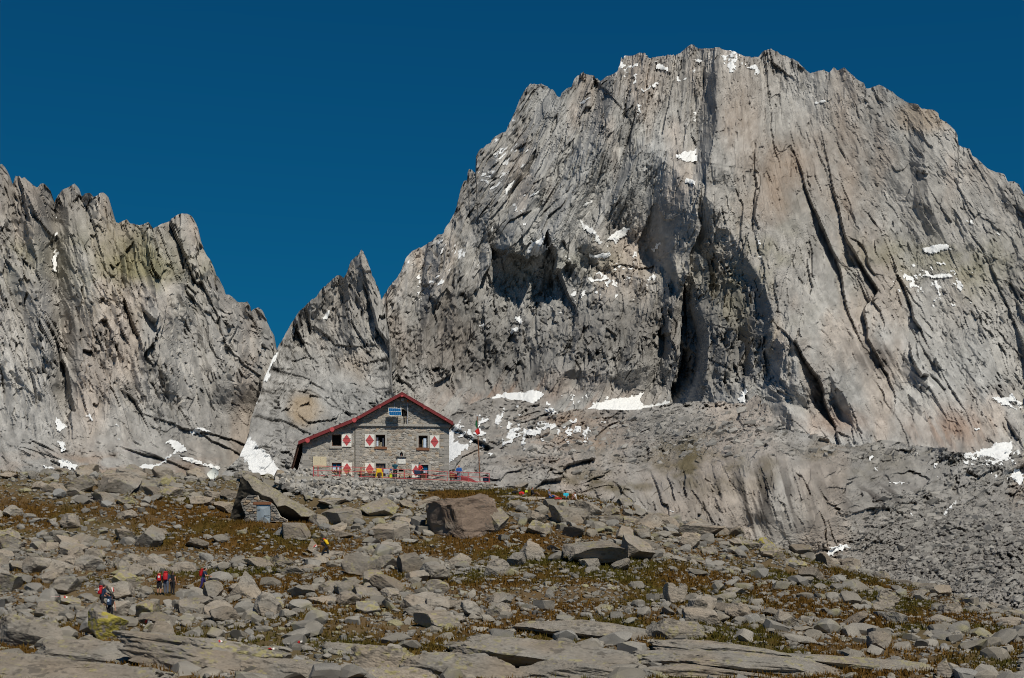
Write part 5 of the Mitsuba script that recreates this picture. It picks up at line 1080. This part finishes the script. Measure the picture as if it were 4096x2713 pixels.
def person(label, foot, rz, height=1.75, pose=None, shirt='navy_cloth', sleeve='short', legs='black_cloth', leg_len='long', hair='dark_hair', long_hair=False, hat=None, hat_mat=None, woman=False, seat=False):
    J = {k: np.array(v, float) for k, v in {**STAND, **(pose or {})}.items()}
    s = height / 1.75
    R_ = rot(rz)
    place = lambda m: ((lambda a: (a[0] * s @ R_.T + foot, a[1]))((m.to_mesh().vert_properties[:, :3].astype(float), m.to_mesh().tri_verts)))
    P = thing('person', label, 'person')
    look_ = J['head'] - J['neck']
    fwd = np.array(pose.get('face', (0, 1, 0)) if pose else (0, 1, 0), float); fwd /= np.linalg.norm(fwd)
    side = np.cross(fwd, [0, 0, 1.0]); side /= np.linalg.norm(side)
    H_ = J['head']
    w = .92 if woman else 1.0
    body = [hull([(H_ + [0, 0, .02], (.078, .092, .10)), (H_ + fwd * .025 - [0, 0, .085], .045)]), hull([(H_ + fwd * .09 + [0, 0, -.01], .012), (H_ + fwd * .105 - [0, 0, .035], .017)]), hull([(H_ + fwd * .088 - [0, 0, .06] + side * .02, .010), (H_ + fwd * .088 - [0, 0, .06] - side * .02, .010)])]
    body += [hull([(H_ + side * q * .082, (.012, .02, .03))]) for q in (-1, 1)] + [hull([(H_ + fwd * .083 + side * q * .033 + [0, 0, .015], .013)]) for q in (-1, 1)]
    body += [hull([(J['neck'] + [0, 0, .06], .052), (J['chest'] + [0, 0, .12], .06)]), hull([(J['chest'], (.15 * w, .10, .12)), (J['waist'], (.125 * w, .09, .08)), (J['sl'] * .9 + J['neck'] * .1, .06), (J['sr'] * .9 + J['neck'] * .1, .06)]), hull([(J['waist'], (.125 * w, .09, .08)), (J['hip'], (.15, .10, .09))])]
    for q in 'lr':
        body += [hull([(J['s' + q], .055), (J['e' + q], .040)]), hull([(J['e' + q], .040), (J['w' + q], .028)]), hull([(J['h' + q], .085), (J['k' + q], .055)]), hull([(J['k' + q], .055), (J['a' + q] + (J['k' + q] - J['a' + q]) * .6 , .056), (J['a' + q], .036)])]
        d = J['w' + q] - J['e' + q]; d /= np.linalg.norm(d)
        n_ = np.cross(d, fwd); n_ = n_ / (np.linalg.norm(n_) + 1e-6); t_ = np.cross(n_, d)
        body.append(hull([(J['w' + q], .026), (J['w' + q] + d * .08 + t_ * .028, .016), (J['w' + q] + d * .085 - t_ * .028, .016)]))
        for i, l_ in enumerate((.065, .078, .072, .058)):
            b_ = J['w' + q] + d * .085 + t_ * (.03 - .02 * i); m_ = b_ + d * l_ * .55; e_ = m_ + d * l_ * .42 + fwd * .018
            body += [hull([(b_, .0095), (m_, .009)]), hull([(m_, .009), (e_, .008)])]
        b_ = J['w' + q] + d * .03 + t_ * .028; body.append(hull([(b_, .012), (b_ + d * .035 + t_ * .03, .009)]))
    put('body', place(union(body)), 'skin', P, smooth=45)
    # clothes: a layer over the same limbs
    top = [hull([(J['chest'], (.168 * w, .118, .13)), (J['waist'], (.148 * w, .112, .09)), (J['sl'], .072), (J['sr'], .072)]), hull([(J['waist'], (.148 * w, .112, .09)), (J['hip'], (.165 * w, .120, .08))]), hull([(J['neck'] - [0, 0, .03], .07), (J['chest'] + [0, 0, .08], .09)])]
    for q in 'lr':
        if sleeve == 'short': top.append(hull([(J['s' + q], .072), (J['s' + q] * .38 + J['e' + q] * .62, .064)]))
        if sleeve == 'long': top += [hull([(J['s' + q], .074), (J['e' + q], .060)]), hull([(J['e' + q], .060), (J['w' + q], .042)])]
    put('shirt' if sleeve != 'long' else 'jacket', place(union(top)), shirt, P, smooth=45)
    low = [hull([(J['hip'], (.162, .118, .10)), (J['hl'], .10), (J['hr'], .10)])]
    for q in 'lr':
        h_, k_, a_ = J['h' + q], J['k' + q], J['a' + q]
        if leg_len == 'long': low += [hull([(h_, .105), (k_, .076)]), hull([(k_, .076), (k_ * .4 + a_ * .6, .068), (a_ + (k_ - a_) * .12, .056)])]
        else: low.append(hull([(h_, .108), (h_ * .12 + k_ * .88, .088)]))
    put('trousers' if leg_len == 'long' else 'shorts', place(union(low)), legs, P, smooth=45)
    for q in 'lr':
        a_ = J['a' + q]
        ft = np.array([0, 1.0, 0]) if not (pose and 'toe' in pose) else np.array(pose['toe'], float)
        put('shoe', place(hull([(a_ + [0, 0, .02], .055), (a_ - ft * .05 - [0, 0, .045], .04), (a_ + ft * .15 - [0, 0, .05], .038)])), 'boot', P, smooth=45)
    hair_ = [hull([(H_ + [0, 0, .035] - fwd * .018, (.09, .098, .098))])]
    cut = manifold3d.Manifold.cube((.5, .5, .5), True).translate(tuple(H_ + fwd * .285 - [0, 0, .19]))
    hm = union(hair_) - cut
    if long_hair: hm = hm + hull([(H_ - fwd * .08, .07), (J['neck'] - fwd * .08 - [0, 0, .06], .045)])
    put('hair', place(hm), hair, P, smooth=45)
    if hat:
        hm = hull([(H_ + [0, 0, .075], (.097, .105, .07))])
        if hat == 'cap': hm = hm + hull([(H_ + [0, 0, .06] + fwd * .09, (.07, .02, .01)), (H_ + [0, 0, .05] + fwd * .16, (.055, .03, .008))])
        put('cap', place(hm), hat_mat, P, smooth=45)
    return P, J, (lambda v: np.asarray(v, float) * s @ R_.T + foot), place

def pack(label, J, place, mat, pocket=None, lid=None, size=1.0, name='backpack', dz=0, off=-.20):
    up = J['neck'] - J['waist']; up /= np.linalg.norm(up)
    back = np.cross([1.0, 0, 0], up); back = back * (1 if back[1] < 0 else -1)
    c = J['chest'] + back * .22 * size + [0, 0, dz]
    b = thing(name, label, 'backpack')
    put('sack', place(hull([(c + up * .20 * size, (.14 * size, .09, .06)), (c - up * .20 * size, (.16 * size, .12, .07)), (c + back * .05, (.15 * size, .09, .14))])), mat, b, smooth=40)
    put('lid', place(hull([(c + up * .27 * size + back * .01, (.15 * size, .115, .055))])), lid or mat, b, smooth=40)
    if pocket: put('pocket', place(hull([(c + back * .14 + up * .02, (.075, .02, .11 * size))])), pocket, b, smooth=40)
    for q in 'lr':
        s_ = J['s' + q] * .62 + J['neck'] * .38
        put('strap', place(union([hull([(s_ - up * .02 + back * .10, .02), (s_ + [0, 0, .055], .02)]), hull([(s_ + [0, 0, .055], .02), (J['s' + q] * .75 + J['waist'] * .25 - back * .13 - up * .12, .018)])])), 'black_cloth', b, smooth=40)
    return b

def P_(px, py, lift=0.0):
    g = hit(px, py); return g + [0, 0, lift]
FWD = math.pi                                                              # facing us
# on the terrace
def on_terrace(px, back): e = edge(px); return e + [0, back, .0]
person('man in a teal t-shirt leaning on the railing with both arms spread', on_terrace(1579, .42), FWD, 1.80, dict(el=(-.36, .10, 1.20), er=(.36, .10, 1.20), wl=(-.52, .32, 1.02), wr=(.52, .32, 1.02), chest=(0, .04, 1.32), head=(0, .08, 1.64), neck=(0, .05, 1.50)), 'teal_cloth', 'short', 'black_cloth', hair='fair_hair')
person('man in a bright red t-shirt and blue-green cap standing at the railing', on_terrace(1677, .55), FWD - .5, 1.78, dict(el=(-.36, -.08, 1.18), er=(.36, -.08, 1.18), wl=(-.20, .12, 1.02), wr=(.20, .12, 1.02), face=(-.4, .9, 0)), 'red_cloth', 'short', 'black_cloth', hat='cap', hat_mat='teal_cloth')
person('bald man in a blue jacket and jeans with clasped hands on the terrace', on_terrace(1835, .5), FWD, 1.76, dict(el=(-.30, .04, 1.16), er=(.30, .04, 1.16), wl=(-.06, .24, 1.08), wr=(.06, .24, 1.08)), 'blue_cloth', 'long', 'jeans', hair='skin')
person('dark haired person in orange seated behind the longest picnic table', on_terrace(1729, 2.5) + [0, 0, -.02], FWD + .4, 1.72, dict(head=(0, .05, .98), neck=(0, .02, .84), chest=(0, 0, .68), waist=(0, -.02, .45), hip=(0, -.02, .32), sl=(-.19, 0, .77), sr=(.19, 0, .77), el=(-.25, .10, .52), er=(.25, .10, .52), wl=(-.15, .32, .50), wr=(.15, .32, .50), hl=(-.10, 0, .32), hr=(.10, 0, .32), kl=(-.11, .40, .40), kr=(.11, .40, .40), al=(-.11, .42, .06), ar=(.11, .42, .06)), 'orange_cloth', 'long')
# resting on the slabs right of the terrace: seated, hips near the ground
def seated(kx=.42, kz=.45, ax=.62, lean=-.05, **k_): return dict(dict(hip=(0, 0, .10), waist=(0, -.02, .24), chest=(0, lean, .48), neck=(0, lean, .66), head=(0, lean + .03, .80), sl=(-.19, lean, .58), sr=(.19, lean, .58), el=(-.24, lean + .12, .34), er=(.24, lean + .12, .34), wl=(-.16, .30, .32), wr=(.16, .30, .32), hl=(-.10, .02, .10), hr=(.10, .02, .10), kl=(-.12, kx, kz), kr=(.12, kx, kz), al=(-.12, ax, .07), ar=(.12, ax, .07)), **k_)
SEAT_Y = 145.5
def on_slab(px, py):
    p = hit(px, py); return p
person('man in black seated on the slabs with bent knees looking right', on_slab(2130, 1988), -math.pi / 2 - .25, 1.85, seated(.40, .42, .78), 'black_cloth', 'long', 'brown_cloth')
person('man in a grey-blue shirt and shorts seated with legs stretched to the right', on_slab(2200, 1994), -math.pi / 2 - .3, 1.85, seated(.48, .22, .90, -.10, er=(.26, -.02, .36), wr=(.22, .14, .22)), 'slate_cloth', 'short', 'blue_cloth', 'short')
person('man in a turquoise t-shirt seated facing us on the slabs', on_slab(2264, 2000), FWD + .15, 1.80, seated(.34, .30, .52), 'cyan_cloth', 'short', 'brown_cloth', 'long')
person('woman in a white t-shirt crouched at the right end of the resting group', on_slab(2302, 2004), math.pi / 2 + .3, 1.68, seated(.30, .46, .38, .06, wl=(-.08, .30, .60), wr=(.08, .30, .60), face=(0, 1, -.2)), 'white_cloth', 'short', 'brown_cloth', 'short', woman=True, long_hair=True)
def lump(name, px, py, w, h, mat, label, cat, d=.5, seed=1, flat=False):
    g = hit(px, py); W_, H_ = w * g[1] / F, h * g[1] / F
    v, f = unit_rock(3, seed, 3, .7, .12, (.75, .95))
    v = v * np.array([W_, W_ * d, H_]) / 2 + g + np.array([0, -.1, H_ * .45])
    return put(name, (v, f), mat, label=label, cat=cat, smooth=True)
lump('backpack', 2060, 1976, 26, 13, 'black_cloth', 'dark backpack lying left of the resting group', 'backpack', seed=31)
lump('backpack', 2086, 1982, 22, 15, 'red_cloth', 'red backpack lying on the slabs left of the man in black', 'backpack', seed=32)
lump('jacket', 2105, 1973, 12, 11, 'lime_cloth', 'lime green jacket lying behind the man in black', 'jacket', seed=33)
lump('sleeping_mat', 2233, 1999, 30, 8, 'red_cloth', 'bright red mat on the ground beside the man in shorts', 'mat', 1.2, 34)
lump('backpack', 2190, 2000, 16, 12, 'black_cloth', 'black backpack at the hips of the man in shorts', 'backpack', seed=35)
bx_ = on_terrace(1562, .2)
v, f = unit_rock(3, 36, 3, .7, .1, (.8, .95)); put('backpack', (v * [.17, .14, .24] + bx_ + [0, 0, .30], f), 'lime_cloth', label='lime green backpack at the feet of the man in teal', cat='backpack', smooth=True)
v, f = unit_rock(2, 37, 2, .9, .05, (.85, .95)); put('helmet', (v * [.11, .12, .10] + on_terrace(1564, -.08) + [0, 0, .92], f), 'blue_cloth', label='blue climbing helmet hanging on the railing beside the man in teal', cat='helmet', smooth=True)
# hikers on the path
WALK = dict(kl=(-.11, .16, .50), al=(-.11, .20, .10), kr=(.11, -.06, .50), ar=(.11, -.26, .12), chest=(0, .10, 1.30), neck=(0, .14, 1.47), head=(0, .19, 1.61), sl=(-.19, .12, 1.40), sr=(.19, .12, 1.40), el=(-.26, .10, 1.12), er=(.26, .16, 1.12), wl=(-.24, .32, 1.02), wr=(.24, .36, 1.02), waist=(0, .04, 1.06))
AWAY = 0.0
p, J, w_, pl = person('hiker with red backpack and dark shorts climbing behind the hiker with the blue pack', P_(407, 2446), -.7, 1.86, dict(WALK), 'navy_cloth', 'short', 'black_cloth', 'short')
pack('crimson backpack with a white patch on the leftmost hiker', J, pl, 'crimson_cloth', 'white_cloth')
p, J, w_, pl = person('hiker all in black with a dark blue backpack, lowest on the slope', P_(440, 2492), -.15, 1.80, dict(WALK, kl=(-.11, .05, .5), al=(-.11, .02, .1), kr=(.11, 0, .5), ar=(.11, -.05, .1), wl=(-.30, .12, .92), wr=(.30, .10, .90)), 'black_cloth', 'none', 'black_cloth')
pack('dark blue backpack with a pale stripe on the lowest hiker', J, pl, 'navy_cloth', 'lace')
p, J, w_, pl = person('hiker in shorts at the left of the group of three', P_(637, 2381), .1, 1.62, dict(WALK, kl=(-.11, .04, .5), al=(-.11, .0, .1), kr=(.11, .02, .5), ar=(.11, -.04, .1)), 'black_cloth', 'short', 'black_cloth', 'short', hair='fair_hair', woman=True)
pack('red backpack with a large pale patch on the left hiker of the group of three', J, pl, 'crimson_cloth', 'white_cloth')
p, J, w_, pl = person('tall hiker with a red backpack in the middle of the group of three', P_(664, 2383), -.1, 1.80, dict(WALK, kl=(-.11, .04, .5), al=(-.11, .02, .1), kr=(.11, .02, .5), ar=(.11, -.04, .1)), 'navy_cloth', 'short', 'slate_cloth')
pack('tall red backpack on the middle hiker of the group of three', J, pl, 'crimson_cloth', 'red_cloth', size=1.1)
p, J, w_, pl = person('woman in dark tank top and leggings, right of the group of three', P_(690, 2380), -.3, 1.70, dict(kl=(-.09, .02, .5), kr=(.09, .02, .5)), 'black_cloth', 'none', 'black_cloth', woman=True, long_hair=True)
p, J, w_, pl = person('hiker in navy t-shirt and purple trousers walking right with a red backpack', P_(812, 2365), -math.pi / 2 - .1, 1.74, dict(WALK, wr=(.24, .50, 1.14), wl=(-.24, .46, 1.10), el=(-.26, .26, 1.16), er=(.26, .28, 1.16)), 'navy_cloth', 'short', 'purple_cloth', 'long')
pack('bright red backpack on the hiker walking right', J, pl, 'crimson_cloth', 'red_cloth')
def pole(label, a, b):
    put('trekking_pole', tube(a, b, .012, 6), 'dark_iron', label=label, cat='trekking pole')
pole('trekking pole in the hand of the hiker walking right', w_((.24, .58, 1.16)), w_((.26, .62, .0)))
LEANF = dict(chest=(0, .22, 1.24), neck=(0, .34, 1.37), head=(0, .43, 1.47), waist=(0, .08, 1.05), sl=(-.19, .30, 1.32), sr=(.19, .30, 1.32), el=(-.24, .38, 1.04), er=(.24, .38, 1.04), wl=(-.20, .58, 1.06), wr=(.20, .60, 1.06), hl=(-.10, 0, .92), hr=(.10, 0, .92), kl=(-.12, .30, .55), al=(-.12, .34, .13), kr=(.12, -.10, .48), ar=(.12, -.38, .08))
p, J, w_, pl = person('stooping hiker in black walking left under a yellow and red backpack', P_(1306, 2236), math.pi / 2 - .25, 1.80, LEANF, 'black_cloth', 'short', 'black_cloth', 'long', hat='band', hat_mat='black_cloth')
pack('yellow and red backpack on the stooping hiker', J, pl, 'yellow_cloth', 'yellow_cloth', 'red_cloth', 1.05)
pole('trekking pole planted ahead of the stooping hiker', w_((.20, .68, 1.10)), w_((.16, .56, .05)))
# ---------------------------------------------------------------- red and white trail marks painted on the rocks
_rv = np.concatenate([b[1][b[2]] for b in BOULDERS + BOULDERS_MORE] + [vs[np.vstack(fs)]])
_rx, _rz = CX + F * _rv[..., 0] / _rv[..., 1], HY - F * _rv[..., 2] / _rv[..., 1]
def rock_hit(px, py, near):
    tri = _rv[near]
    d = np.array([(px - CX) / F, 1.0, (HY - py) / F])
    e1, e2 = tri[:, 1] - tri[:, 0], tri[:, 2] - tri[:, 0]
    h = np.cross(d, e2); a = (e1 * h).sum(1); a = np.where(np.abs(a) < 1e-12, 1e-12, a)
    u = -(tri[:, 0] * h).sum(1) / a; q = np.cross(-tri[:, 0], e1); v = (q @ d) / a; t = (e2 * q).sum(1) / a
    ok = (u > -.02) & (v > -.02) & (u + v < 1.02) & (t > 1)
    return d * t[ok].min() if ok.any() else hit(px, py)
def mark(px, py, w, h, lean, label, order='rw', upright=True):
    near = (_rx.min(1) < px + 40) & (_rx.max(1) > px - 40) & (_rz.min(1) < py + 40) & (_rz.max(1) > py - 40)
    m = thing('trail_mark', label, 'trail mark', 'red and white trail marks painted on rocks')
    for k, c in enumerate(order):
        G_ = np.array([[rock_hit(px + (-.5 + .5 * k + .5 * s) * w + lean * (t - .5) * h, py + (t - .5) * h + (.5 - s) * .12 * w, near) * .9994 for s in np.linspace(0.02, .98, 4)] for t in np.linspace(0, 1, 5)])
        G_[..., 1] = np.clip(G_[..., 1], np.median(G_[..., 1]) - .25, np.median(G_[..., 1]) + .25)
        V = np.concatenate([G_.reshape(-1, 3), G_.reshape(-1, 3) + [0, .012, -.004]])
        put('red_stripe' if c == 'r' else 'white_stripe', (G_.reshape(-1, 3), grid_faces(5, 4)[:, ::-1]), 'marker_red' if c == 'r' else 'white_paint', m, smooth=True)
mark(589, 2486, 17, 13, -.3, 'upright red and white trail mark on the low boulder near the bottom left')
mark(263, 2388, 13, 9, 0, 'red and white trail mark on the rock left of the leftmost hiker')
mark(451, 2359, 8, 17, .2, 'faded white and red trail mark right of the leftmost hiker', 'wr')
mark(882, 2564, 14, 11, .1, 'small red and white trail mark on a rock in the brown grass at the bottom')
mark(1085, 2598, 26, 11, 0, 'wide red and white trail mark on the long slab near the bottom centre')
mark(1200, 2569, 18, 10, 0, 'faint pinkish trail mark on a dark stone near the bottom centre')
mark(1263, 2184, 13, 10, -.9, 'slanting red and white trail mark beside the stooping hiker')
